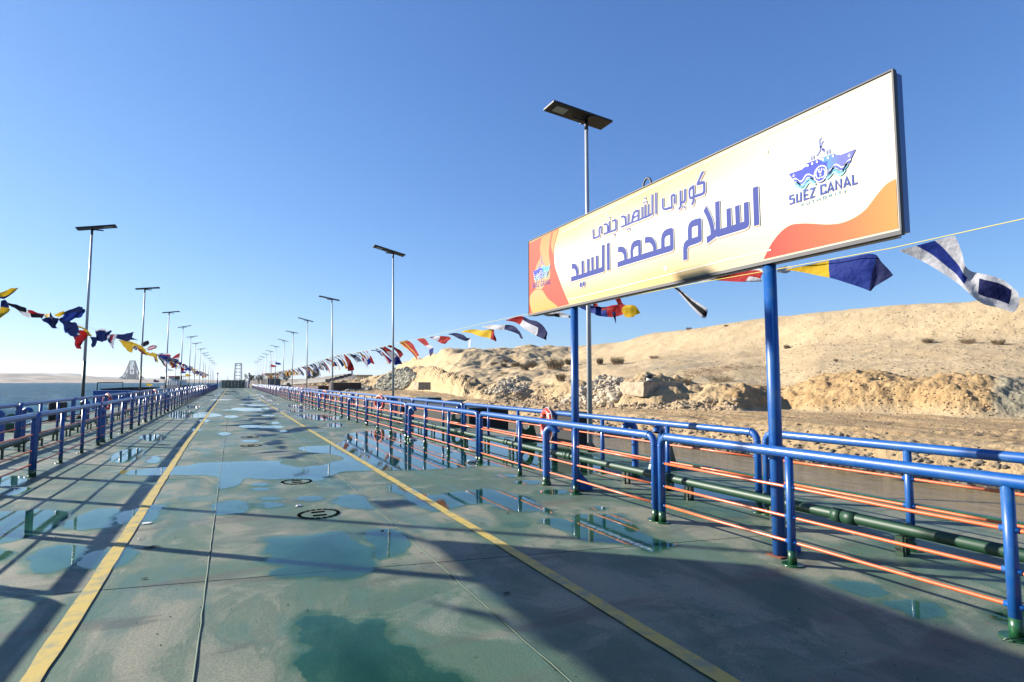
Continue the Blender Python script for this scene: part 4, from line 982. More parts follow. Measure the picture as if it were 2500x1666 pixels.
AR['word_kobry'] = (sa, [
 ([(1440,98),(1477,85),(1415,215),(1470,205),(1485,225),(1488,330),(1475,365),(1440,385),(1360,412),(1355,460),(1340,490),(1318,503),(1318,470),(1330,455),(1332,425),(1300,430),(1285,400),(1283,320),(1295,290),(1330,262),(1355,255),(1358,375),(1445,347),(1458,330),(1457,245),(1382,268),(1380,238)], [[(1308,395),(1308,325),(1330,300),(1332,390)]]),
 ([(1230,310),(1255,298),(1255,440),(1240,470),(1205,485),(1200,520),(1185,545),(1163,560),(1163,532),(1177,518),(1175,325),(1200,318),(1203,455),(1228,440)], []), dotp(1234, 520, 11, 16),
 ([(965,420),(987,410),(988,520),(1000,535),(1075,510),(1068,400),(1078,375),(1110,355),(1130,372),(1133,475),(1108,485),(1108,390),(1095,395),(1092,410),(1095,525),(1085,540),(1000,563),(975,550),(966,520)], [])])
AR['word_elshaheed'] = (sa, [
 ([(882,350),(905,342),(908,598),(886,606)], []),
 ([(838,372),(858,365),(862,590),(855,612),(800,643),(730,668),(700,683),(620,710),(560,738),(478,770),(478,745),(522,730),(518,660),(505,645),(478,652),(476,628),(510,617),(535,630),(545,660),(545,720),(560,715),(553,605),(570,597),(573,705),(598,698),(598,690),(605,630),(625,580),(650,555),(685,547),(693,560),(693,660),(720,650),(718,520),(738,512),(740,640),(757,633),(755,500),(775,492),(778,625),(797,615),(795,487),(812,480),(815,605),(840,595)], [[(632,628),(645,592),(672,578),(672,610),(650,628)], [(625,690),(627,665),(650,648),(672,632),(672,668)]]),
 dotp(763, 415, 9, 13), dotp(750, 464, 9, 13), dotp(777, 456, 9, 13), dotp(550, 788, 8, 13), dotp(572, 779, 8, 13)])
AR['word_gondy'] = (sa, [
 ([(268,857),(268,832),(308,817),(306,745),(296,737),(268,742),(266,720),(298,710),(318,722),(328,745),(329,812),(331,808),(330,690),(347,683),(349,803),(405,780),(405,700),(398,690),(370,700),(370,675),(410,660),(427,675),(428,785),(415,803)], []), dotp(340, 648, 7, 12), dotp(395, 848, 8, 14),
 ([(133,790),(150,783),(152,870),(160,880),(208,860),(205,790),(212,760),(235,740),(247,752),(248,835),(232,842),(232,768),(225,775),(224,790),(225,870),(212,882),(150,907),(137,895)], [])])
for nm, (f, polys) in AR.items():
    mb = MB(); m2 = MB(); base = nm.startswith('word_el') or nm.startswith('word_is') or nm.startswith('word_mo')
    for o_, hs in polys:
        fpoly(mb, f, o_, hs, lay=5)
        P = [onface(f, x, y, 3) for x, y in o_]; c_ = sum(P, Vector()) / len(P)
        for q, (lay, dz, mm) in enumerate(((3, -.013, 0), (4, 0, 1))):        # soft pink offset and white halo behind the letters
            ar = sum(P[i - 1].y * P[i].z - P[i].y * P[i - 1].z for i in range(len(P))); sg = 1 if ar > 0 else -1; Q = []
            for i in range(len(P)):
                t_ = (P[(i + 1) % len(P)] - P[i - 1]); t_ = t_.normalized() if t_.length > 1e-6 else Vector((0, 1, 0))
                Q.append(Vector((SX - .0015 - .0015 * lay, P[i].y + sg * t_.z * .007, P[i].z - sg * t_.y * .007 + dz)))
            m2.poly(Q, m=mm)
    put('lettering', (mb, M_LET), face); put('letter_outline', (m2, [M_SHADOWP, M_PW]), face)

def emblem(f, k, authority, lay0):
    mb = MB()
    fpoly(mb, f, [(205,828),(470,735),(495,700),(540,688),(550,620),(770,540),(830,580),(955,578),(940,650),(930,760),(900,880),(720,900),(680,880),(640,850),(590,835),(540,855),(500,910),(450,950),(400,945),(350,920),(290,935)], lay=lay0); put('emblem_hull', (mb, M_HULL), face)
    mb = MB()
    fpoly(mb, f, [(820,565),(855,510),(1070,430),(1100,465),(1170,455),(1195,465),(1490,350),(1400,540),(1350,560),(1300,620),(1240,680),(1190,670),(1110,645),(1060,665),(1000,740),(960,770),(935,690),(955,578),(870,605)], lay=lay0 + 1); put('emblem_hull', (mb, M_HULL2 if k == 1 else M_W2), face)
    wl = [(305,960),(350,948),(430,1003),(480,985),(540,890),(590,866),(640,882),(695,912)]; wr = [(962,815),(1030,750),(1075,692),(1110,678),(1160,700),(1210,730),(1270,703),(1320,630),(1360,590),(1392,578)]
    for dy, mt_, cut in ((-32, M_PW, 0), (4, M_W1, 0), (34, M_PW, 1), (62, M_W2, 1), (118, M_W3, 2)):
        mb = MB(); stroke(mb, f, sm_open([(x + dy * .25, y + dy) for x, y in wl]), (.020 if mt_ is not M_PW else .012) * k, lay0 + 2); put('emblem_wave', (mb, mt_), face); mb = MB(); stroke(mb, f, sm_open([(x - dy * .3, y + dy) for x, y in wr[:len(wr) - cut]]), (.020 if mt_ is not M_PW else .012) * k, lay0 + 2)
        put('emblem_wave', (mb, mt_), face)
    C_ = lambda r, n=28: [(824 + r * 138 * math.cos(a) , 822 - r * 48 * math.cos(a) + r * 168 * math.sin(a)) for a in np.linspace(0, 2 * math.pi, n + 1)[:-1]]
    mb = MB(); fpoly(mb, f, C_(1.0), lay=lay0 + 3); put('emblem_disc', (mb, M_HULL), face)
    mb = MB(); stroke(mb, f, C_(.88), .010 * k, lay0 + 4, closed=True)
    stroke(mb, f, sm_open([(765,740),(735,800),(740,870),(775,915),(820,890),(825,830),(790,780),(800,730)]), .009 * k, lay0 + 4); stroke(mb, f, sm_open([(850,715),(832,780),(815,835),(835,890),(880,880),(910,820),(905,750),(875,735)]), .009 * k, lay0 + 4)
    for x, y in ((575,665),(663,630),(753,595),(868,553),(963,518),(1060,482)): fpoly(mb, f, [(x + 20 * math.cos(a), y + 25 * math.sin(a)) for a in np.linspace(0, 6, 12)], lay=lay0 + 3)
    for x, y in ((308,850),(1372,465)):
        stroke(mb, f, [(x, y - 30), (x, y + 28)], .004 * k, lay0 + 3); stroke(mb, f, sm_open([(x - 26, y + 2), (x - 18, y + 24), (x, y + 30), (x + 18, y + 16), (x + 28, y - 8)]), .004 * k, lay0 + 3); stroke(mb, f, [(x - 14, y - 8), (x + 14, y - 16)], .004 * k, lay0 + 3)
    put('emblem_white_detail', (mb, M_PW), face)
    mb = MB()
    for q in ([(622,500),(645,492),(650,562),(628,570)], [(668,485),(692,477),(696,545),(673,553)], [(922,388),(948,378),(952,448),(926,456)], [(970,370),(996,362),(1000,432),(975,440)]): fpoly(mb, f, q, lay=lay0)
    for q in ([(620,488),(648,477)], [(665,474),(695,464)], [(918,374),(950,364)], [(966,358),(998,348)]): stroke(mb, f, q, .004 * k, lay0)
    stroke(mb, f, sm_open([(835,130),(792,180),(795,250),(825,330),(885,365)]), .014 * k, lay0); stroke(mb, f, sm_open([(868,195),(830,250),(812,330),(790,400),(735,480)]), .014 * k, lay0); stroke(mb, f, [(850,350),(882,405)], .018 * k, lay0)
    put('emblem_smoke', (mb, mat('print_lilac_blue', (.20, .24, .60), .6, spec=.15)), face)
    mb = MB(); wt = .016 * k
    for q in ([(300,1225),(228,1250),(225,1310),(300,1300),(300,1378),(220,1405)], [(358,1205),(360,1362),(435,1340),(432,1175)], [(575,1130),(500,1155),(503,1320),(585,1290)], [(503,1240),(570,1215)], [(612,1118),(695,1092),(622,1285),(705,1255)],
              [(905,1072),(900,1025),(820,1050),(825,1213),(908,1185),(905,1140)], [(950,1190),(1000,985),(1060,1155)], [(968,1130),(1040,1105)], [(1110,1135),(1105,950),(1207,1100),(1202,915)], [(1262,1090),(1310,885),(1378,1050)], [(1282,1032),(1352,1006)], [(1425,840),(1435,1028),(1520,998)]):
        stroke(mb, f, q, wt, lay0)
    put('emblem_name', (mb, M_TXT), face)
    if authority:
        mb = MB()
        for q in ([(440,1440),(465,1385),(490,1425)], [(448,1424),(482,1412)], [(542,1370),(545,1410),(590,1395),(588,1345)], [(640,1335),(690,1320)], [(668,1328),(670,1375)], [(740,1305),(742,1350)], [(795,1285),(797,1335)], [(740,1327),(795,1310)], [(860,1260),(910,1245),(910,1295),(860,1310),(860,1258)],
                  [(978,1272),(975,1225),(1020,1212),(1020,1236),(978,1252),(1025,1264)], [(1090,1190),(1095,1235)], [(1150,1172),(1200,1157)], [(1175,1163),(1178,1215)], [(1250,1142),(1281,1163),(1302,1132)], [(1281,1163),(1283,1195)]):
            stroke(mb, f, q, .0065, lay0)
        put('emblem_subtitle', (mb, M_LTEAL), face)
emblem(slg, 1.0, True, 2)
emblem(slg2, .78, False, 4)

# its twin on the canal side stands beside the camera and throws the wide shadow
twin = thing('bridge_sign', 'twin sign board at the canal side, casting the wide dark shadow on the deck', 'sign', (0, 0, 0))
TX, TY0, TY1 = -3.28, 4.1, 10.42
mb = MB(); mb.box((TX, (TY0 + TY1) / 2, (SZ0 + SZ1) / 2), (.14, TY1 - TY0, SZ1 - SZ0)); put('board_box', (mb, M_BLUEDARK), twin)
mb = MB(); mb.poly([(TX + .073, TY0, SZ0), (TX + .073, TY1, SZ0), (TX + .073, TY1, SZ1), (TX + .073, TY0, SZ1)]); put('face_panel', (mb, M_CREAM), twin)
for y in (5.6, 9.1):
    mb = MB(); mb.cyl((TX + .0, y), .062, 0, SZ0 + .02, 14); put('post', (mb, M_BLUE), twin)

# ------------------------------------------------------------------ signal flags
def cat4(a, b, c_, e, t): return .5 * ((2 * b) + (c_ - a) * t + (2 * a - 5 * b + 4 * c_ - e) * t * t + (3 * b - a - 3 * c_ + e) * t ** 3)
def flag_mesh(ribs, pat, amp=.05, seed=0, N=16, Mv=7, wl=2.2, rope=None):
    """ribs: list of (top, bottom) 3D points from hoist to fly; pat(s, t) gives a colour name"""
    mb = MB(); K = len(ribs); rn = random.Random(seed); ph = rn.random() * 6; ph2 = rn.random() * 6
    grid = []
    L_ = sum(((ribs[i + 1][0] + ribs[i + 1][1]) / 2 - (ribs[i][0] + ribs[i][1]) / 2).length for i in range(K - 1))
    for i in range(N + 1):
        s = i / N * (K - 1); k = min(int(s), K - 2); f = s - k
        g = lambda j: ribs[max(0, min(K - 1, j))]
        T_ = cat4(g(k - 1)[0], g(k)[0], g(k + 1)[0], g(k + 2)[0], f); B2 = cat4(g(k - 1)[1], g(k)[1], g(k + 1)[1], g(k + 2)[1], f)
        row_ = []
        ax = (B2 - T_); nrm = Vector((1, .15, .1)) if ax.length < 1e-5 else ax.normalized().cross(Vector((.3, 1, .2))).normalized()
        for j in range(Mv + 1):
            t = j / Mv; p = T_.lerp(B2, t); u_ = i / N
            a_ = amp * min(1, u_ * 3 + .15) * min(1, ax.length / .25 + .2)
            p = p + nrm * a_ * (math.sin(u_ * L_ * wl * 3 + t * 3.1 + ph) + .45 * math.sin(u_ * L_ * wl * 7 - t * 5 + ph2)) + Vector((0, 0, 1)) * a_ * .3 * math.sin(u_ * 9 + t * 4 + ph2)
            row_.append(len(mb.v)); mb.v.append(tuple(p))
        grid.append(row_)
    for i in range(N):
        for j in range(Mv):
            mb.quadf([grid[i][j], grid[i + 1][j], grid[i + 1][j + 1], grid[i][j + 1]], FLK.index(pat((i + .5) / N, (j + .5) / Mv)), True)
    return mb.mesh('signal_flag', FLM)
def bands(*c_): return lambda s, t: c_[min(len(c_) - 1, int(s * len(c_)))]
def hbands(*c_): return lambda s, t: c_[min(len(c_) - 1, int(t * len(c_)))]
def cross(a, b): return lambda s, t: b if (.4 < s < .62 or .36 < t < .64) else a
def square(a, b): return lambda s, t: b if (.3 < s < .7 and .3 < t < .7) else a
def quarter(a, b): return lambda s, t: a if ((s < .5) == (t < .5)) else b
def split(x0, a, b): return lambda s, t: a if s < x0 else b
XRS, XLS = 7.9, -6.1
def traced(f, ribs, X, pat, label, side, amp=.03, drift=.25, seed=1, N=18, Mv=8):
    R_ = []; K = len(ribs)
    for i, (a, b) in enumerate(ribs):
        dx = drift * i / max(1, K - 1); R_.append((onX(*f(*a), X + dx), onX(*f(*b), X + dx + (.04 if i else 0))))
    put('signal_flag', flag_mesh(R_, pat, amp, seed, N, Mv), label=label, category='flag', group=f'signal flags on the {side} line')
f8 = lambda x, y: (1900 + x * .255, 540 + y * .255)
f5 = lambda x, y: (1300 + x * .187, 700 + y * .187)
f3 = lambda x, y: (1180 + x * .2742, 700 + y * .2742)
fl_ = lambda x, y: (x * .136, 680 + y * .136)
fb = lambda x, y: (250 + x * .1275, 800 + y * .1275)
traced(f8, [((1690,140),(1150,282)),((1740,240),(1330,352)),((1778,360),(1510,452)),((1790,455),(1690,570)),((1815,480),(1850,690)),((2000,505),(1960,800)),((2160,560),(2080,825)),((2325,690),(2245,868))], XRS, lambda s, t: ('navy' if s > .55 else 'blue') if (.36 < t < .66 and s < .52) or (.2 < t < .72 and .66 < s < .93) else 'white', 'large white and blue flag at the right edge, below the bare yellow line', 'right', .035, .5, 5, 30, 12)
traced(f8, [((82,463),(80,468)),((280,423),(290,500)),((475,385),(498,540)),((700,345),(690,605)),((915,310),(835,662)),((1000,400),(885,668)),((1085,518),(890,665))], XRS, lambda s, t: 'yellow' if s < .32 else ('blue' if s < .72 else 'navy'), 'yellow and blue flag right of the near sign post', 'right', .02, .2, 6, 24, 8)
traced(f8, [((-8,450),(-10,490)),((60,430),(50,500)),((140,440),(110,492))], XRS, bands('white'), 'small white flag end between the near sign post and the yellow and blue flag', 'right', .02, .1, 7, 8, 4)
traced(sa, [((1380,1412),(1400,1410)),((1500,1375),(1540,1400)),((1595,1368),(1592,1400)),((1850,1275),(1800,1412)),((2100,1255),(2000,1412)),((2185,1300),(2140,1410))], XRS, lambda s, t: 'white' if s < .35 or (t < .12) or (s > .8 and t > .6) else 'red', 'long red flag with white edges left of the near sign post', 'right', .025, .2, 8)
traced(f5, [((1785,-5),(1805,-8)),((1850,20),(1880,15)),((1895,62),(1940,46)),((2045,238),(2098,168)),((2200,392),(2262,278)),((2258,410),(2284,350))], XRS, lambda s, t: 'black' if .3 < t < .72 and s > .15 else 'white', 'narrow white and black flag streaming steeply down under the sign board', 'right', .012, .3, 9)
traced(f5, [((1435,38),(1438,46)),((1530,18),(1530,34)),((1640,6),(1620,44)),((1700,-6),(1690,50)),((1730,5),(1715,20))], XRS, bands('black', 'white', 'white', 'white'), 'small white flag bundled tight under the bottom edge of the board', 'right', .03, .15, 10, 12, 5)
traced(f5, [((1000,115),(1120,90)),((1080,165),(1150,150)),((1140,290),(1195,235)),((1215,395),(1335,250)),((1330,405),(1395,335))], XRS, lambda s, t: 'red' if s < .55 else 'yellow', 'red and yellow flag curling below the middle of the sign board', 'right', .02, .35, 11)
traced(f5, [((612,210),(615,275)),((700,225),(710,325)),((800,255),(800,350)),((915,270),(900,390)),((1045,240),(1040,402)),((1190,230),(1170,362))], XRS, lambda s, t: 'red' if s > .72 or (s > .55 and t < .25) else ('navy' if t < .35 else 'blue'), 'blue and dark red flag between the lamp pole and the yellow flag', 'right', .03, .3, 12)
traced(f5, [((1035,330),(1085,330)),((1060,400),(1088,390)),((1085,478),(1092,480))], XRS + .1, bands('navy'), 'pointed dark tail of cloth hanging below the blue and red flag', 'right', .005, .05, 13, 6, 3)
traced(f5, [((780,185),(785,215)),((820,190),(800,250)),((855,250),(820,262))], XRS, bands('red'), 'scrap of red flag just right of the nearest lamp pole', 'right', .01, .05, 14, 8, 4)
traced(f5, [((90,348),(95,352)),((180,325),(190,385)),((270,305),(290,392)),((350,315),(340,402)),((430,360),(430,400)),((508,392),(505,412))], XRS, lambda s, t: 'black' if (.55 < t and s < .6) or s > .9 else 'white', 'white and black flag left of the far sign post, under the board', 'right', .02, .3, 15)
traced(f3, [((198,300),(203,304)),((330,262),(290,322)),((410,295),(370,375)),((500,320),(460,435)),((560,395),(545,470)),((568,460),(556,478))], XRS, lambda s, t: 'red' if s < .3 else ('white' if t > .35 and s < .62 else 'navy'), 'red, white and navy flag left of the board', 'right', .02, .4, 16)
traced(f3, [((-15,356),(-12,360)),((60,342),(70,378)),((150,345),(150,385)),((250,342),(200,388)),((320,390),(300,420)),((350,462),(338,466))], XRS, split(.5, 'white', 'navy'), 'white and navy flag drooping at its tip, left of the red, white and navy one', 'right', .02, .3, 17)
traced(c2, [((2062,584),(2066,588)),((2150,563),(2160,600)),((2250,575),(2260,632)),((2340,560),(2330,650)),((2365,600),(2370,672))], XRS, split(.72, 'yellow', 'red'), 'yellow flag with a red end, fourth left of the board', 'right', .025, .3, 18)
traced(c2, [((1948,604),(1950,608)),((2020,596),(1990,618)),((2080,612),(2040,645)),((2120,640),(2100,668)),((2146,645),(2126,668)),((2148,722),(2126,725))], XRS, split(.72, 'navy', 'white'), 'navy flag with a white tip folded down', 'right', .015, .3, 19)
traced(c2, [((1784,632),(1787,636)),((1830,625),(1812,648)),((1885,628),(1850,668)),((1955,625),(1885,690)),((1966,660),(1920,692))], XRS, bands('red', 'white', 'red', 'red'), 'red flag with a narrow white band beside the navy and white one', 'right', .03, .25, 20)
traced(c2, [((1662,650),(1668,652)),((1738,645),(1715,690)),((1780,700),(1745,712)),((1818,725),(1775,745)),((1812,770),(1780,765)),((1790,806),(1785,806))], XRS, bands('red', 'red', 'white', 'blue', 'navy'), 'red, white and blue flag twisting downwards, first right of the second lamp', 'right', .015, .3, 21)
traced(c2, [((1585,660),(1508,675)),((1630,690),(1530,700)),((1660,740),(1590,745)),((1690,800),(1650,800)),((1680,838),(1668,838))], XRS, lambda s, t: 'white' if s > .75 and t < .5 else ('yellow' if .45 < t < .62 or (t > .85 and s < .5) else 'red'), 'big red flag with a yellow stripe right at the second lamp pole', 'right', .03, .3, 22)
# the nearest flags on the left line
LT = 'left'
def tl(f, r, pat, lab, **k): traced(f, r, XLS, pat, lab, LT, **k)
tl(fl_, [((-300,270),(-300,400)),((-100,262),(-100,372)),((60,235),(40,372)),((200,178),(160,318)),((350,165),(345,175))], lambda s, t: 'navy' if t > .72 else 'yellow', 'yellow flag with a dark blue hem at the left edge of the picture, highest', amp=.03, seed=31)
tl(fl_, [((15,400),(75,385)),((10,470),(140,450)),((0,560),(170,520)),((-60,660),(165,600)),((-120,770),(10,720))], split(.45, 'navy', 'yellow'), 'blue flag with yellow end hanging at the left edge of the picture', amp=.03, seed=32)
tl(fl_, [((120,440),(140,470)),((240,452),(240,540)),((340,485),(340,578)),((430,525),(410,595)),((475,575),(470,585))], bands('black'), 'black flag at the left, wrapped along its line', amp=.03, seed=33)
tl(fl_, [((320,572),(325,580)),((400,575),(400,660)),((500,570),(560,700)),((620,580),(640,712)),((800,655),(760,715))], lambda s, t: 'red' if t < .4 and s > .45 else ('white' if s < .55 else 'black'), 'white, black and red flag between the black and the navy ones', amp=.03, seed=34)
tl(fl_, [((800,650),(800,700)),((860,630),(860,700)),((890,640),(880,680))], bands('yellow'), 'small yellow corner of cloth above the navy flag bundle', amp=.02, seed=35, N=6, Mv=4)
tl(fl_, [((750,735),(860,690)),((800,790),(920,720)),((880,860),(1010,800)),((950,898),(1000,850)),((1035,898),(1038,902))], bands('navy'), 'navy flag pulled to a point below the line, left of the first lamp pole', amp=.04, seed=36)
tl(fl_, [((905,605),(880,700)),((960,660),(880,790)),((1040,730),(930,800)),((1045,800),(990,832))], bands('navy'), 'crumpled navy flag standing up above the pointed one', amp=.05, seed=37)
tl(fl_, [((975,668),(1040,692)),((1060,610),(1080,690)),((1175,575),(1150,650)),((1180,600),(1110,720)),((1280,550),(1130,770)),((1430,520),(1230,782)),((1515,530),(1330,742)),((1525,600),(1480,680))], lambda s, t: 'yellow' if s < .33 else ('navy' if t < .35 else 'blue'), 'yellow and bright blue flag blown towards the first left lamp pole', amp=.05, seed=38, N=22)
tl(fl_, [((1040,735),(1100,700)),((1090,790),(1230,760)),((1150,900),(1320,780)),((1170,965),(1405,870)),((1240,1030),(1420,960)),((1390,1050),(1430,1010))], lambda s, t: 'blue' if t < .15 else ('white' if s > .8 and t > .75 else 'navy'), 'navy flag ballooning below the line left of the first left lamp', amp=.05, seed=39)
tl(fl_, [((1320,1050),(1430,925)),((1335,1130),(1560,940)),((1350,1200),(1570,1060)),((1400,1260),(1490,1140)),((1445,1280),(1465,1230))], bands('red'), 'plain red flag hanging at the first left lamp pole', amp=.04, seed=40)
tl(fl_, [((1395,848),(1400,870)),((1480,865),(1450,905)),((1560,920),(1530,950)),((1610,990),(1570,1010)),((1650,1025),(1590,1042))], bands('yellow'), 'thin yellow flag edge above the plain red flag', amp=.02, seed=41)
tl(fl_, [((1610,1050),(1745,1055)),((1645,1120),(1755,1110)),((1640,1200),(1715,1190)),((1645,1238),(1690,1240))], bands('navy'), 'navy flag tail hanging right of the first left lamp pole', amp=.03, seed=42)
tl(fl_, [((1700,935),(1735,1060)),((1780,912),(1760,1125)),((1850,910),(1860,1138)),((1920,940),(1910,1110)),((1980,935),(1985,1000))], lambda s, t: 'white' if t < .1 or (s > .8 and t > .6) else 'navy', 'navy flag balled up just right of the first left lamp pole', amp=.06, seed=43)
tl(fl_, [((1950,1010),(2110,1000)),((1930,1080),(2060,1100)),((1930,1120),(2050,1150)),((1990,1210),(2035,1210)),((2040,1270),(2046,1272))], lambda s, t: 'white' if t > .6 and s < .6 or .6 < s < .8 else ('red' if t > .4 and s < .5 else 'navy'), 'white, red and navy flag with a pointed tail', amp=.03, seed=44)
tl(fb, [((290,125),(250,208)),((380,130),(370,238)),((450,118),(490,262)),((540,98),(560,190)),((605,82),(600,95))], bands('navy'), 'navy swallow-tailed flag flying upwards between the first two left lamps', amp=.02, seed=45)
tl(fb, [((470,180),(450,245)),((550,185),(560,235)),((675,240),(672,246))], bands('navy'), 'lower point of the navy swallow-tailed flag', amp=.01, seed=46, N=8, Mv=4)
tl(fb, [((298,232),(470,258)),((370,310),(570,290)),((430,390),(585,340)),((480,445),(585,420)),((575,470),(580,474))], bands('yellow'), 'broad yellow flag hanging down between the first two left lamps', amp=.05, seed=47)
tl(fb, [((500,250),(560,330)),((600,290),(620,370)),((700,325),(690,400)),((800,390),(760,480)),((870,480),(830,520)),((1000,490),(940,550)),((1060,530),(1030,578))], bands('yellow'), 'long yellow flag twisted along the line past the second left lamp', amp=.05, seed=48, N=22)
tl(fb, [((570,380),(610,420)),((620,350),(650,445)),((680,370),(660,430))], quarter('navy', 'white'), 'small navy and white patch of flag between the two yellow ones', amp=.03, seed=49, N=8, Mv=5)
tl(fb, [((660,380),(740,410)),((700,445),(800,480)),((780,512),(870,520))], bands('red'), 'red flag folded under the long yellow one', amp=.03, seed=50, N=10, Mv=5)
tl(fb, [((735,320),(790,370)),((815,268),(830,352)),((870,250),(880,330)),((895,270),(892,315))], bands('black'), 'short black flag standing up at the second left lamp pole', amp=.02, seed=51, N=10, Mv=5)
tl(fb, [((850,400),(870,445)),((940,345),(990,410)),((1035,345),(1020,400)),((1045,365),(1040,380))], hbands('red', 'white', 'red'), 'red flag with a white stripe right of the second left lamp pole', amp=.02, seed=52, N=10, Mv=6)
tl(fb, [((1065,505),(1070,565)),((1150,495),(1180,640)),((1230,525),(1230,652)),((1290,560),(1290,645)),((1335,600),(1325,620))], bands('blue'), 'blue flag bundled at the third left lamp pole', amp=.06, seed=53)
tl(fb, [((1325,590),(1330,605)),((1400,530),(1390,640)),((1488,488),(1465,645))], hbands('red', 'white'), 'red over white flag blown up against the fourth left lamp pole', amp=.02, seed=54, N=10, Mv=6)
tl(fb, [((1275,650),(1325,645)),((1285,700),(1340,700)),((1300,748),(1355,735))], bands('yellow'), 'small yellow flag hanging between the third and fourth left lamps', amp=.03, seed=55, N=8, Mv=5)

# the lines themselves
RS = [(-7.4, 4.0), (2.8, 3.52), (4.18, 3.49), (5.76, 3.52), (7.82, 3.58), (11.3, 3.62), (13.95, 3.72), (17.8, 3.76), (21.1, 3.75), (26, 3.74), (29.9, 3.77), (36.3, 3.72), (48.3, 3.92), (50.2, 3.92), (66.7, 3.67), (84.4, 3.60), (105, 3.66), (140, 3.6), (160, 3.6)]
LS = [(-5, 4.7), (4, 4.25), (13, 4.45), (17, 4.3), (20.8, 4.2), (21.5, 4.06), (25.2, 4.04), (31.5, 4.23), (39.6, 4.30), (49.1, 4.25), (67.8, 3.93), (85, 3.8), (108, 3.6), (140, 3.5), (160, 3.45)]
def sz(S_, y): return float(np.interp(y, [p[0] for p in S_], [p[1] for p in S_]))
for X, S_, m_, lb in ((XRS, RS, M_ROPE_Y, 'thin yellow line carrying signal flags along the channel side lamps'), (XLS, LS, M_ROPE_W, 'thin line carrying bunched signal flags along the canal side lamps')):
    mb = MB(); mb.tube([(X, y, z + .012) for y, z in S_], .006, 5); o = put('flag_line', (mb, m_), label=lb, category='rope')
PATS = [('red and yellow', split(.5, 'red', 'yellow')), ('blue and white crossed', cross('blue', 'white')), ('yellow', bands('yellow')), ('red, white and blue', bands('red', 'white', 'blue')), ('navy and white', split(.5, 'navy', 'white')),
        ('white with red', square('white', 'red')), ('yellow and blue', hbands('yellow', 'blue')), ('black and white', hbands('black', 'white')), ('red and white', hbands('red', 'white')), ('navy', bands('navy')), ('yellow and red quartered', quarter('yellow', 'red')), ('blue with white square', square('blue', 'white')), ('red', bands('red'))]
def auto_flags(side, X, S_, y0, y1, step, wad, group_, lamps, visible=True):
    y = y0; cnt = {}; rn = random.Random(77 if side == 'right' else 99)
    far_cache = {}
    while y < y1:
        nm, pat = PATS[rn.randrange(len(PATS))]; h = .55 * rn.uniform(.8, 1.1); ln = rn.uniform(.95, 1.5) * (1 if not wad else .72) * (1 if visible else .55)
        A = Vector((X, y, sz(S_, y))); B = Vector((X, y - h, sz(S_, y - h)))
        if wad: wdir = Vector((rn.uniform(.3, 1), rn.uniform(-.5, .5), rn.uniform(-.9, .35)))
        else: wdir = Vector((.85, rn.uniform(-.7, .3), rn.uniform(-1.0, -.1)))
        wdir.normalize(); droop = Vector((0, 0, -1)); ribs = [(A, B)]; K = 5; tw = rn.uniform(-.9, .9) * (1.5 if wad else 1)
        cur = (A + B) / 2; dr = wdir.copy(); wv = (A - B) / 2
        for q in range(1, K):
            dr = (dr + droop * .14 * q * rn.uniform(.2, 1.2) + Vector((0, rn.gauss(0, .12), 0))).normalized(); cur = cur + dr * ln / (K - 1)
            M3 = Matrix.Rotation(tw * q / K * 1.6, 3, dr); ww = M3 @ wv * (1 - .18 * q / K) * (1 if not wad else rn.uniform(.5, 1))
            ribs.append((cur + ww, cur - ww))
        N, Mv = (16, 7) if y < 55 else ((9, 5) if y < 95 else (6, 4))
        li = sum(1 for l in lamps if l < y)
        cnt[li] = cnt.get(li, 0) + 1
        if visible: lab = f'{nm} flag on the {side} line, {ordw(cnt[li])} past {side} lamp {ordw(max(1, li - (1 if side == "left" else 0)))}'
        else: nall = sum(cnt.values()); lab = f'{nm} flag, {ordw(nall)} on the left line\'s stretch outside the picture\'s left edge'
        put('signal_flag', flag_mesh(ribs, pat, .05 if not wad else .08, rn.randrange(9999), N, Mv), label=lab, category='flag', group=group_)
        y += step * rn.uniform(.7, 1.3)
auto_flags('right', XRS, RS, 31.5, 158, 1.2, False, 'signal flags on the right line', [l[1] for l in RL])
auto_flags('left', XLS, LS, 56, 158, 1.0, True, 'signal flags on the left line', [l[1] for l in LL])
auto_flags('left', XLS, LS, 8.3, 19.0, 2.1, True, 'signal flags on the left line', [l[1] for l in LL], False)

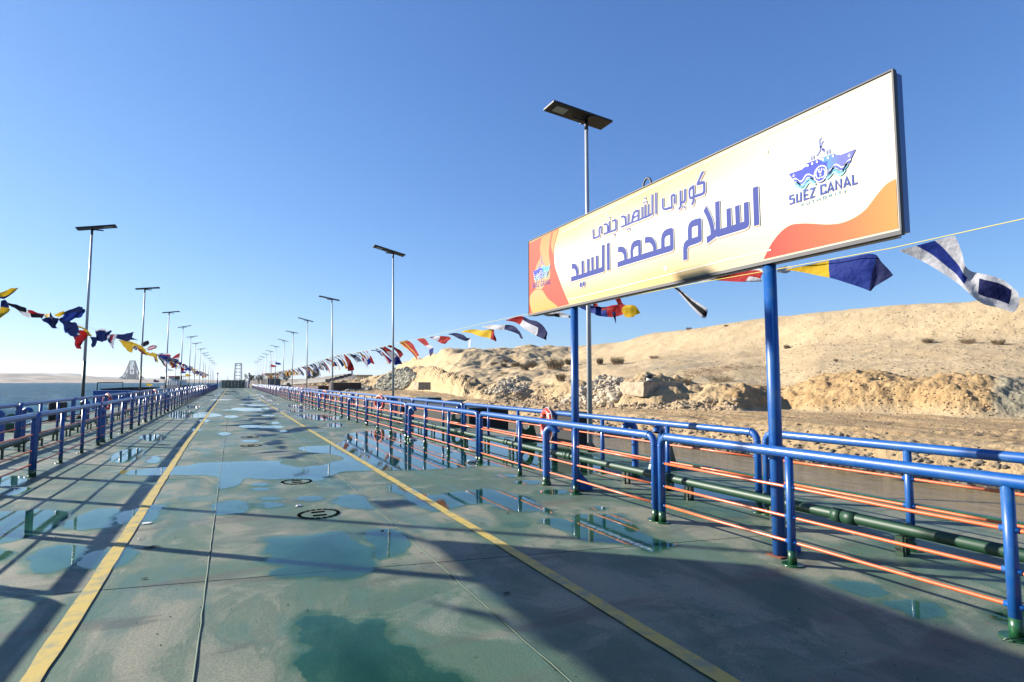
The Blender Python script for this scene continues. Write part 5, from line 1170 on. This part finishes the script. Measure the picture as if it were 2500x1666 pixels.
# ------------------------------------------------------------------ the far end of the bridge
g0, g1 = onY(540, 946, YEND - 2), onY(598, 946, YEND - 2); ztop = onY(570, 929.5, YEND - 2).z
t = thing('ramp_gate', 'raised green steel ramp closing the far end of the roadway', 'ramp', ((g0.x + g1.x) / 2, YEND - 2, 0))
w_ = g1.x - g0.x; hgt = ztop
for i in range(7):
    mb = MB(); mb.box((-w_ / 2 + w_ * (i + .5) / 7, 0, hgt / 2), (w_ / 7 - .03, .12, hgt), bev=.02); put('ramp_panel', (mb, mat('worn_green', (.08, .135, .11), .7) if i % 2 else mat('faded_green', (.09, .15, .12), .7)), t)
mb = MB(); mb.box((0, .05, hgt + .06), (w_ + .4, .35, .12)); put('top_beam', (mb, M_GREENDK), t)
for s_, u_ in ((-1, 538.5), (1, 599)):
    x = onY(u_, 946, YEND - 3).x
    t = thing('gate_pillar', f'white pillar at the {"left" if s_ < 0 else "right"} end of the raised green ramp', 'pillar', (x + s_ * .15, YEND - 3, 0)); mb = MB(); mb.box((0, 0, .8), (.45, .45, 1.6), bev=.03); put('shaft', (mb, M_WHITE), t); mb = MB(); mb.box((0, 0, 1.65), (.55, .55, .1), bev=.02); put('cap', (mb, M_WHITE), t)
    t = thing('navigation_mast', f'thin dark mast behind the {"left" if s_ < 0 else "right"} white pillar', 'mast', (x + s_ * .75, YEND - 4, 0)); mb = MB(); mb.cyl((0, 0), .13, 0, 3.7, 8, r2=.1); put('pole', (mb, M_BLUEDARK), t); mb = MB(); mb.cyl((0, 0), .2, 3.7, 3.95, 8); put('lantern', (mb, M_DARK), t)

# a walker near the gate
pp = onY(591.5, 947, 146)
t = thing('person', 'person in dark clothes walking on the deck near the raised green ramp', 'person', (pp.x, 146, 0))
def skin_body(name, verts, edges, radii, mt, parent):
    me = bpy.data.meshes.new(name); me.from_pydata(verts, edges, []); me.materials.append(mt)
    o = put(name, me, parent); sk = o.modifiers.new('skin', 'SKIN'); sk.use_smooth_shade = True
    for i, r_ in enumerate(radii): me.skin_vertices[0].data[i].radius = (r_, r_ * .85) if not isinstance(r_, tuple) else r_
    me.skin_vertices[0].data[0].use_root = True
    sb_ = o.modifiers.new('sub', 'SUBSURF'); sb_.levels = 1; sb_.render_levels = 2; return o
V_ = [(0, 0, .95), (0, 0, 1.15), (0, 0, 1.38), (0, 0, 1.5), (0, .01, 1.62), (0, .01, 1.72), (-.10, 0, .9), (-.12, .12, .5), (-.12, .08, .08), (-.12, -.06, .04), (.10, 0, .9), (.12, -.14, .5), (.12, -.02, .1), (.12, -.16, .04), (-.2, 0, 1.4), (-.26, -.04, 1.13), (-.25, -.14, .9), (.2, 0, 1.4), (.26, .04, 1.13), (.25, -.02, .88)]
E_ = [(0, 1), (1, 2), (2, 3), (3, 4), (4, 5), (0, 6), (6, 7), (7, 8), (8, 9), (0, 10), (10, 11), (11, 12), (12, 13), (2, 14), (14, 15), (15, 16), (2, 17), (17, 18), (18, 19)]
skin_body('body', V_, E_, [.16, .15, .19, .07, .10, .08, .10, .075, .05, .045, .10, .075, .05, .045, .08, .055, .04, .08, .055, .04], mat('dark_clothes', (.02, .022, .03), .9), t)
mb = MB(); mb.tube([(0, .01, 1.66), (0, .01, 1.70), (0, .01, 1.74), (0, .01, 1.765)], [.09, .102, .085, .03], 10); put('hair', (mb, M_BLACK), t)

# ------------------------------------------------------------------ far banks and hills
def ridge(name, u0, u1, d0, d1, prof, mt, n=260, m_=26, z0=-2.0, seed=1, rough=1.0):
    uu = np.linspace(u0, u1, n); vs = []; fs = []
    top = np.interp(uu, [p[0] for p in prof], [p[1] for p in prof])
    for i, u in enumerate(uu):
        r_ = ray(u, 932); az = math.atan2(r_.x, r_.y); dm = d0 + (d1 - d0) * .55
        cs = math.cos(az - YAW); zt = EYE + (932 - top[i]) / FPX * dm * cs / math.cos(PITCH)
        for j in range(m_):
            f = j / (m_ - 1); dd = d0 + (d1 - d0) * f; x, y = dd * math.sin(az), dd * math.cos(az)
            sh = min(1, f / .55); sh = (sh ** .8) if f < .55 else 1 - (f - .55) * .8
            z = z0 + (zt - z0) * sh + sh * rough * ((zt - z0) * .45 * float(fbm(np.array([x / (d1 - d0) * 7]), np.array([y / (d1 - d0) * 7]), seed, 5)[0])) * (1.3 if f < .5 else .6)
            vs.append((x, y, z))
    for i in range(n - 1):
        for j in range(m_ - 1): a = i * m_ + j; fs.append((a, a + m_, a + m_ + 1, a + 1))
    me = bpy.data.meshes.new(name); me.from_pydata(vs, [], fs); me.materials.append(mt); me.polygons.foreach_set('use_smooth', [True] * len(fs)); me.update()
    return put(name, me, kind='structure')
M_FARS = mat('far_sand', (.30, .235, .165), .95, noise=((.13, .105, .085), .02, .42, .58)); M_FARR = mat('far_ridge_rock', (.17, .15, .13), .95, noise=((.16, .13, .10), .01, .4, .6))
ridge('far_bank', -900, 560, 1250, 1750, [(-900, 905), (-200, 912), (0, 915), (60, 914), (120, 917), (170, 920), (210, 918), (260, 922), (300, 926), (380, 928), (460, 930), (560, 931)], M_FARS, 380, 30, -1.2, 3)
ridge('far_hills', -900, 900, 2600, 3600, [(-900, 900), (-200, 908), (0, 911), (90, 911), (130, 913), (165, 910), (190, 912), (225, 920), (260, 919), (290, 921), (360, 924), (480, 926), (560, 929), (900, 930)], M_FARR, 320, 22, -1.2, 8, .45)
ridge('sand_hill', 790, 1000, 255, 330, [(790, 932), (815, 924), (840, 918), (860, 914), (880, 917), (900, 922), (930, 927), (1000, 931)], M_FARS, 90, 16, .2, 5, .3)
ridge('low_shore', 556, 900, 420, 600, [(556, 930), (640, 928), (760, 926), (900, 924)], M_FARS, 120, 14, -.9, 5, .5)

# swing bridge halves standing open over the canal
M_STEEL = mat('grey_bridge_steel', (.12, .13, .15), .7)
def place_at(u, d): r_ = ray(u, 932); az = math.atan2(r_.x, r_.y); return Vector((d * math.sin(az), d * math.cos(az), 0)), az
def truss_side(d, label):
    p, az = place_at(321, d); t = thing('swing_bridge', label, 'bridge', (p.x, p.y, -1), -az)
    k = d / FPX; W_ = 41 * k; H_ = 43 * k
    for sy in (-4, 4):
        pr = [(-W_ / 2, H_ * .20), (-W_ * .36, H_ * .30), (-W_ * .25, H_ * .52), (-W_ * .15, H_ * .85), (-W_ * .11, H_), (W_ * .11, H_), (W_ * .15, H_ * .85), (W_ * .25, H_ * .52), (W_ * .36, H_ * .30), (W_ / 2, H_ * .20)]
        mb = MB(); mb.tube([(x, sy, z) for x, z in pr], 1.7, 5); put('top_chord', (mb, M_STEEL), t)
        mb = MB(); mb.tube([(-W_ / 2, sy, H_ * .05), (W_ / 2, sy, H_ * .05)], 1.2, 5); put('bottom_chord', (mb, M_STEEL), t)
        mb = MB()
        for i, (x, z) in enumerate(pr):
            mb.tube([(x, sy, H_ * .05), (x, sy, z)], 1.0, 4)
            if i + 1 < len(pr):
                x2, z2 = pr[i + 1]; a, b = ((x, H_ * .05), (x2, z2)) if i < 5 else ((x, z), (x2, H_ * .05)); mb.tube([(a[0], sy, a[1]), (b[0], sy, b[1])], 1.0, 4)
                mb.tube([(x, sy, z * .55), (x2, sy, z2 * .55)], .9, 4)
        for x in np.linspace(-W_ * .09, W_ * .09, 4): mb.tube([(x, sy, H_ * .05), (x * .8, sy, H_)], .9, 4)
        put('web', (mb, M_STEEL), t)
    mb = MB(); mb.box((0, 0, H_ * .06), (W_ * .98, 9, 2.5)); put('bridge_floor', (mb, M_STEEL), t)
    mb = MB(); mb.box((0, 0, 1.2), (W_ * .9, 11, 3)); mb.box((0, 0, H_ * .14), (W_ * .80, 7, H_ * .16)); mb.box((0, 0, H_ * .26), (W_ * .40, 7, H_ * .24)); put('pivot_pier', (mb, M_STEEL), t)
truss_side(2200, 'grey steel swing bridge half with a pyramid of girders beyond the canal')
p, az = place_at(580.5, 2000); k = 2000 / FPX
t = thing('swing_bridge', 'narrow lattice tower of the other swing bridge half above the green ramp', 'bridge', (p.x, p.y, -1), -az)
H_ = 41 * k; wb, wt_ = 15 * k, 12.5 * k; W2 = lambda f: (wb + (wt_ - wb) * f) / 2
for s_ in (-1, 1):
    mb = MB(); mb.tube([(s_ * W2(0), 0, 0), (s_ * W2(1), 0, H_)], 1.6, 5); put('tower_leg', (mb, M_STEEL), t)
mb = MB()
for i in range(6):
    f0, f1 = i / 5.5, min(1, (i + 1) / 5.5); fm = (f0 + f1) / 2
    for s_ in (-1, 1): mb.tube([(s_ * W2(f0), 0, H_ * f0), (0, 0, H_ * (f0 + .02) if i == 0 else H_ * f0)], .8, 4); mb.tube([(s_ * W2(fm), 0, H_ * fm), (s_ * W2(fm) * .35, 0, H_ * f0 + .5)], .8, 4); mb.tube([(s_ * W2(fm), 0, H_ * fm), (s_ * W2(fm) * .35, 0, H_ * f1 - .5)], .8, 4)
mb.tube([(-W2(1), 0, H_), (W2(1), 0, H_)], 1.6, 5); put('cross_bracing', (mb, M_STEEL), t)
p, az = place_at(556, 900); t = thing('lattice_mast', 'thin distant mast left of the lattice tower', 'mast', (p.x, p.y, -1), -az); mb = MB(); mb.tube([(0, 0, 0), (0, 0, 12.5)], [.6, .15], 5); mb.box((0, 0, 3.2), (2.6, .5, .4)); mb.box((0, 0, 5.2), (1.6, .5, .3)); put('pole', (mb, M_STEEL), t)

# vessels
def tug(u, d, heading, s, label, hull_m, cabin_m):
    p, az = place_at(u, d); t = thing('moored_boat', label, 'boat', (p.x, p.y, -.8), heading)
    L_, B2_ = 12 * s, 4.2 * s
    mb = MB(); q = [(-B2_ / 2, -L_ / 2), (B2_ / 2, -L_ / 2), (B2_ / 2, L_ * .2), (B2_ * .3, L_ * .42), (0, L_ / 2), (-B2_ * .3, L_ * .42), (-B2_ / 2, L_ * .2)]
    mb.prism([(x, y, 0) for x, y in q], (0, 0, 1.3 * s)); put('hull', (mb, hull_m), t)
    mb = MB(); mb.box((0, -L_ * .05, 2.1 * s), (B2_ * .72, L_ * .45, 1.6 * s), bev=.06); put('cabin', (mb, cabin_m), t)
    mb = MB(); mb.box((0, 0, 3.5 * s), (B2_ * .6, L_ * .24, 1.2 * s), bev=.05); put('wheelhouse', (mb, M_WHITE), t)
    mb = MB(); mb.box((0, -L_ * .03, 4.2 * s), (B2_ * .95, L_ * .5, .16 * s), bev=.03); put('canopy', (mb, M_RED), t)
    for x in (-1, 0, 1):
        for y in (-1, 1): mb = MB(); mb.box((x * B2_ * .19, y * (L_ * .121), 3.6 * s), (B2_ * .15, .03, .6 * s)); put('window', (mb, M_DARK), t)
    mb = MB(); mb.tube([(0, 0, 4.2 * s), (0, 0, 9.0 * s)], .07 * s, 5); mb.tube([(-1.2 * s, 0, 7.2 * s), (1.2 * s, 0, 7.2 * s)], .04 * s, 4); mb.tube([(-.8 * s, 0, 6.2 * s), (.8 * s, 0, 6.2 * s)], .04 * s, 4); mb.tube([(0, 0, 9 * s), (0, L_ / 2, 1.6 * s)], .02, 3); mb.tube([(0, 0, 9 * s), (0, -L_ / 2, 1.6 * s)], .02, 3); put('mast', (mb, M_GALV), t)
    mb = MB()
    for k_ in range(7):
        for sg in (-1, 1): mb.tube([(sg * B2_ * .42, -L_ * .28 + L_ * .5 * k_ / 6, 1.3 * s), (sg * B2_ * .42, -L_ * .28 + L_ * .5 * k_ / 6, 4.15 * s)], .05 * s, 4)
    put('stanchions', (mb, M_DARK), t); return t
tug(428, 205, R(40), 1.0, 'pilot boat with red canopy and tall mast beyond the left railings', mat('dark_hull', (.02, .03, .05), .5), M_WHITE)
tg = tug(662, 178, R(8), 1.15, 'dark tug with flags on its mast moored near the far right end', mat('black_hull', (.015, .015, .02), .5), mat('grey_cabin', (.10, .10, .10), .6))
for i, (u, v, c_, lb) in enumerate([(345, 957, 'white', 'white pennant on the stay of the pilot boat'), (358, 939, 'yellow', 'yellow pennant on the stay of the pilot boat'), (375, 930, 'navy', 'navy pennant on the stay of the pilot boat'), (391, 922, 'black', 'black pennant highest on the stay of the pilot boat'), (408, 903, 'white', 'tiny pennant at the boat mast left'), (452, 916, 'yellow', 'yellow pennant on the right stay of the pilot boat'), (440, 908, 'blue', 'small blue pennant on the right stay of the pilot boat'), (671, 887, 'blue', 'blue flag at the top of the tug mast'), (660, 893, 'red', 'red pennant on the tug mast')]):
    d = 190 if u < 500 else 172; p, az = place_at(u, d); z = onY(u, v, p.y).z; c0 = Vector((p.x, p.y, z)); s_ = .8
    put('pennant', flag_mesh([(c0 + Vector((0, 0, s_ * .5)), c0 - Vector((0, 0, s_ * .4))), (c0 + Vector((s_, 0, s_ * .2)), c0 + Vector((s_, 0, -s_ * .6))), (c0 + Vector((s_ * 1.8, 0, 0)), c0 + Vector((s_ * 1.8, .2, -s_ * .4)))], bands(c_), .12, i, 6, 3), label=lb, category='flag')
t = thing('work_boat', 'low bright blue work boat moored against the canal side behind the railings', 'boat', (-9.3, 68, -.8))
mb = MB(); mb.prism([(-1.6, -8, 0), (1.4, -8, 0), (1.4, 7, 0), (0, 10, 0), (-1.6, 7, 0)], (0, 0, 1.7)); put('hull', (mb, M_BLUE), t)
mb = MB(); mb.box((0, 2, 1.78), (3.1, 15, .12), bev=.03); put('gunwale', (mb, M_DARK), t)
mb = MB(); mb.tube([(-1.5, -7, 1.7), (-1.5, -7, 2.4), (-1.5, 6, 2.4), (-1.5, 6, 1.7)], .04, 5); put('hand_rail', (mb, M_DARK), t)

# right bank background: steel ramps, yellow hut, tank tower, trees
t = thing('steel_ramp_stack', 'long dark steel ramp girders lying on the far right bank', 'steel girders', (0, 0, 0))
for i in range(6):
    a, b = Vector((16.6 + i * 1.2, 112 + i * 2, 1.9 + i * .25)), Vector((14 + i * .9, 215, .5 + i * .2)); mb = MB()
    dv = b - a; mid_ = (a + b) / 2; L_ = dv.length; n0 = len(mb.v); mb.box((0, 0, 0), (.9, L_, .55)); Mx = dv.to_track_quat('Y', 'Z').to_matrix()
    mb.v[n0:] = [tuple(mid_ + Mx @ Vector(v_)) for v_ in mb.v[n0:]]; put('girder', (mb, mat('dark_ramp_steel', (.07, .065, .06), .7) if i % 2 else mat('grey_ramp_steel', (.16, .155, .15), .7)), t)
mb = MB(); mb.box((19.2, 108, .75), (5.5, 3, 1.5)); put('end_bulkhead', (mb, mat('brown_black_steel', (.035, .018, .014), .8)), t)
mb = MB(); mb.box((16.5, 158, .1), (3.0, 90, 1.5)); put('lower_skid', (mb, mat('rust_dark', (.06, .02, .015), .8)), t)
p, az = place_at(889, 215); zb = onY(889, 934, p.y).z
t = thing('hut', 'small flat roofed yellow building between the dark girders and the sand', 'building', (p.x, p.y, zb), -az)
mb = MB(); mb.box((0, 0, 1.25), (5.6, 4.5, 2.7)); put('wall', (mb, mat('yellow_plaster', (.55, .42, .22), .9)), t); mb = MB(); mb.box((0, 0, 2.7), (6.4, 5.2, .22)); put('roof', (mb, mat('pale_roof', (.5, .42, .3), .9)), t)
mb = MB(); mb.box((-1.9, -2.27, 1.1), (.8, .06, 1.1)); put('window', (mb, M_DARK), t)
p, az = place_at(859, 300); t = thing('watch_tower', 'tiny red and white tower on the sand hill behind the yellow building', 'tower', (p.x, p.y, 5.0), -az)
mb = MB(); mb.box((0, 0, 1.6), (1.0, 1.0, 2.4)); put('lower_stage', (mb, M_WHITE), t); mb = MB(); mb.box((0, 0, 3.6), (1.5, 1.5, 1.7)); put('cabin', (mb, M_RUST), t)
M_LEAF = mat('tamarisk_leaf', (.055, .065, .035), .9, noise=((.10, .10, .05), 1.2, .4, .6))
def tree(u, d, vb, wpx, hpx, label):
    p, az = place_at(u, d); zb = onY(u, vb, p.y).z; k = d / FPX; w, h = wpx * k, hpx * k; rn = random.Random(int(u * 3)); t = thing('tree', label, 'tree', (p.x, p.y, zb))
    mb = MB()
    for q in range(6):
        a = q * 1.05; mb.tube([(0, 0, -1.5), (math.cos(a) * w * .05, math.sin(a) * w * .05, h * .25), (math.cos(a) * w * .25, math.sin(a) * w * .25, h * .7)], [w * .03, w * .022, w * .008], 5)
    put('trunk', (mb, M_TWIG), t); mb = MB()
    for q in range(26):
        a = rn.random() * 6.3; r_ = rn.random() ** .5 * .36; cz = rn.uniform(.22, .86); c_ = Vector((math.cos(a) * r_ * w, math.sin(a) * r_ * w, cz * h)); cr_ = w * rn.uniform(.10, .17) * (1.15 - abs(cz - .5))
        for j in range(70):
            dv = Vector((rn.gauss(0, 1), rn.gauss(0, 1), rn.gauss(0, 1))).normalized(); c1_ = c_ + dv * cr_ * rn.random() ** .33; e1 = Vector((rn.gauss(0, 1), rn.gauss(0, 1), rn.gauss(0, 1))).normalized() * w * .022; e2 = e1.cross(dv).normalized() * w * .018
            i0 = len(mb.v); mb.v += [tuple(c1_ - e1), tuple(c1_ + e2), tuple(c1_ + e1), tuple(c1_ - e2)]; mb.quadf([i0, i0 + 1, i0 + 2, i0 + 3])
    put('crown', (mb, M_LEAF), t, kind='stuff')
tree(764, 230, 930, 42, 26, 'round grey green tree beyond the dark girders')
tree(609, 330, 932, 26, 18, 'dark tree at the right of the white gate pillar')
tree(632, 300, 932, 24, 16, 'smaller dark tree behind the tug')
tree(700, 380, 930, 22, 14, 'far bush topped tree between tug and round tree')
tree(880 + 21, 260, 931, 14, 8, 'little tree beside the yellow building')

# ------------------------------------------------------------------ litter on the deck
def scrap(u, v, r_, mt, label, name='litter', flat=.35, long_=1.0):
    p = gp(u, v); mb = MB(); rn = random.Random(int(u)); n = 9
    top = []; 
    for j, (zz_, k_) in enumerate(((0, 1), (.5, .8), (1, .35))):
        top.append([len(mb.v) + i for i in range(n)])
        for i in range(n): a = 2 * math.pi * i / n; q = r_ * k_ * rn.uniform(.6, 1.25); mb.v.append((math.cos(a) * q * long_, math.sin(a) * q, .010 + zz_ * r_ * flat * rn.uniform(.6, 1.2)))
    for a_, b_ in zip(top, top[1:]):
        for i in range(n): mb.quadf([a_[i], a_[(i + 1) % n], b_[(i + 1) % n], b_[i]])
    mb.quadf(top[-1]); put(name, (mb, mt), None, (p.x, p.y, 0), label=label, category='litter')
M_TISSUE = mat('white_tissue', (.75, .73, .74), .8); M_PLAS = mat('clear_plastic', (.55, .58, .6), .15)
scrap(*c5(1885, 458), .045, M_TISSUE, 'crumpled white tissue beside the nearest deck cover')
scrap(*c5(930, 566), .04, M_TISSUE, 'pale wrapper lying by the yellow line at a puddle edge', flat=.1, long_=1.6)
scrap(*c5(957, 718), .035, M_BLACK, 'black scrap on the deck just right of the left yellow line', flat=.2, long_=2)
scrap(*c5(880, 668), .018, M_TISSUE, 'tiny white curl of paper near the left yellow line')
scrap(*c5(908, 918), .014, M_BLACK, 'small dark crumb right of the left yellow line', flat=.3, long_=2)
scrap(*c6(1130, 1010), .016, M_BLACK, 'small dark twig in the sunlit middle of the deck', flat=.3, long_=2.4)
scrap(*c6(590, 758), .009, M_BLACK, 'tiny pebble on the seam right of the puddle', flat=.8)
scrap(*c6(1137, 505), .02, M_BLACK, 'tiny dark crumb between the two right puddles', flat=.3)
scrap(*c6(345, 615), .022, M_BLACK, 'dark crumb in the right lobe of the middle puddle', flat=.3)
def bottle(u, v, rz, label, z=0):
    p = gp(u, v); t = thing('plastic_bottle', label, 'bottle', (p.x, p.y, .032), rz)
    mb = MB(); mb.tube([(-.11, 0, 0), (-.105, 0, 0), (-.03, 0, 0), (.0, 0, 0), (.05, 0, 0), (.085, 0, 0), (.11, 0, 0)], [.018, .03, .031, .027, .031, .02, .012], 10); put('body', (mb, M_PLAS), t)
    mb = MB(); mb.tube([(.11, 0, 0), (.13, 0, 0)], .014, 8); put('cap', (mb, mat('white_cap', (.7, .7, .75), .4)), t)
pts = []
for k in range(520):
    y = 1.8 + 14 * rnd.random() ** 1.5; x = rnd.uniform(-3, 6.2); r = rnd.uniform(.002, .0065); pts.append(((x, y, .004), r))
stones('deck_grit', dict(kind='stuff', label='fine grit and sand crumbs scattered over the deck', category='grit'), pts, mat('dark_grit', (.10, .09, .07), .9))
bottle(*c7(580, 287), R(-35), 'crushed clear plastic bottle on the walkway behind the railing')
bottle(*c6(915, 182), R(-20), 'small bottle floating at the edge of the flooded deck')
bottle(*c6(540, 40), R(10), 'clear bottle in the flooded deck near a railing post')
rb = thing('rope_end', 'frayed wire scrap beside the near railing foot at lower right', 'wire', gp(2492, 1570)); mb = MB()
mb.tube([(-.08, .06, .012), (-.03, .02, .03), (.03, -.01, .018), (.1, -.03, .012), (.16, -.1, .012)], .006, 5); put('wire', (mb, M_GREENDK), rb)

# ------------------------------------------------------------------ air
mb = MB(); mb.box((-1500, 3000, 60), (9000, 7000, 126))
hz = put('haze', (mb, None), kind='stuff'); hm = bpy.data.materials.new('thin_haze'); hm.use_nodes = True; ht = hm.node_tree; ht.nodes.clear()
vo = ht.nodes.new('ShaderNodeVolumePrincipled'); vo.inputs['Density'].default_value = .00008; vo.inputs['Color'].default_value = (.86, .92, 1, 1); vo.inputs['Anisotropy'].default_value = .2
oo = ht.nodes.new('ShaderNodeOutputMaterial'); ht.links.new(vo.outputs[0], oo.inputs['Volume']); hz.data.materials.clear(); hz.data.materials.append(hm)
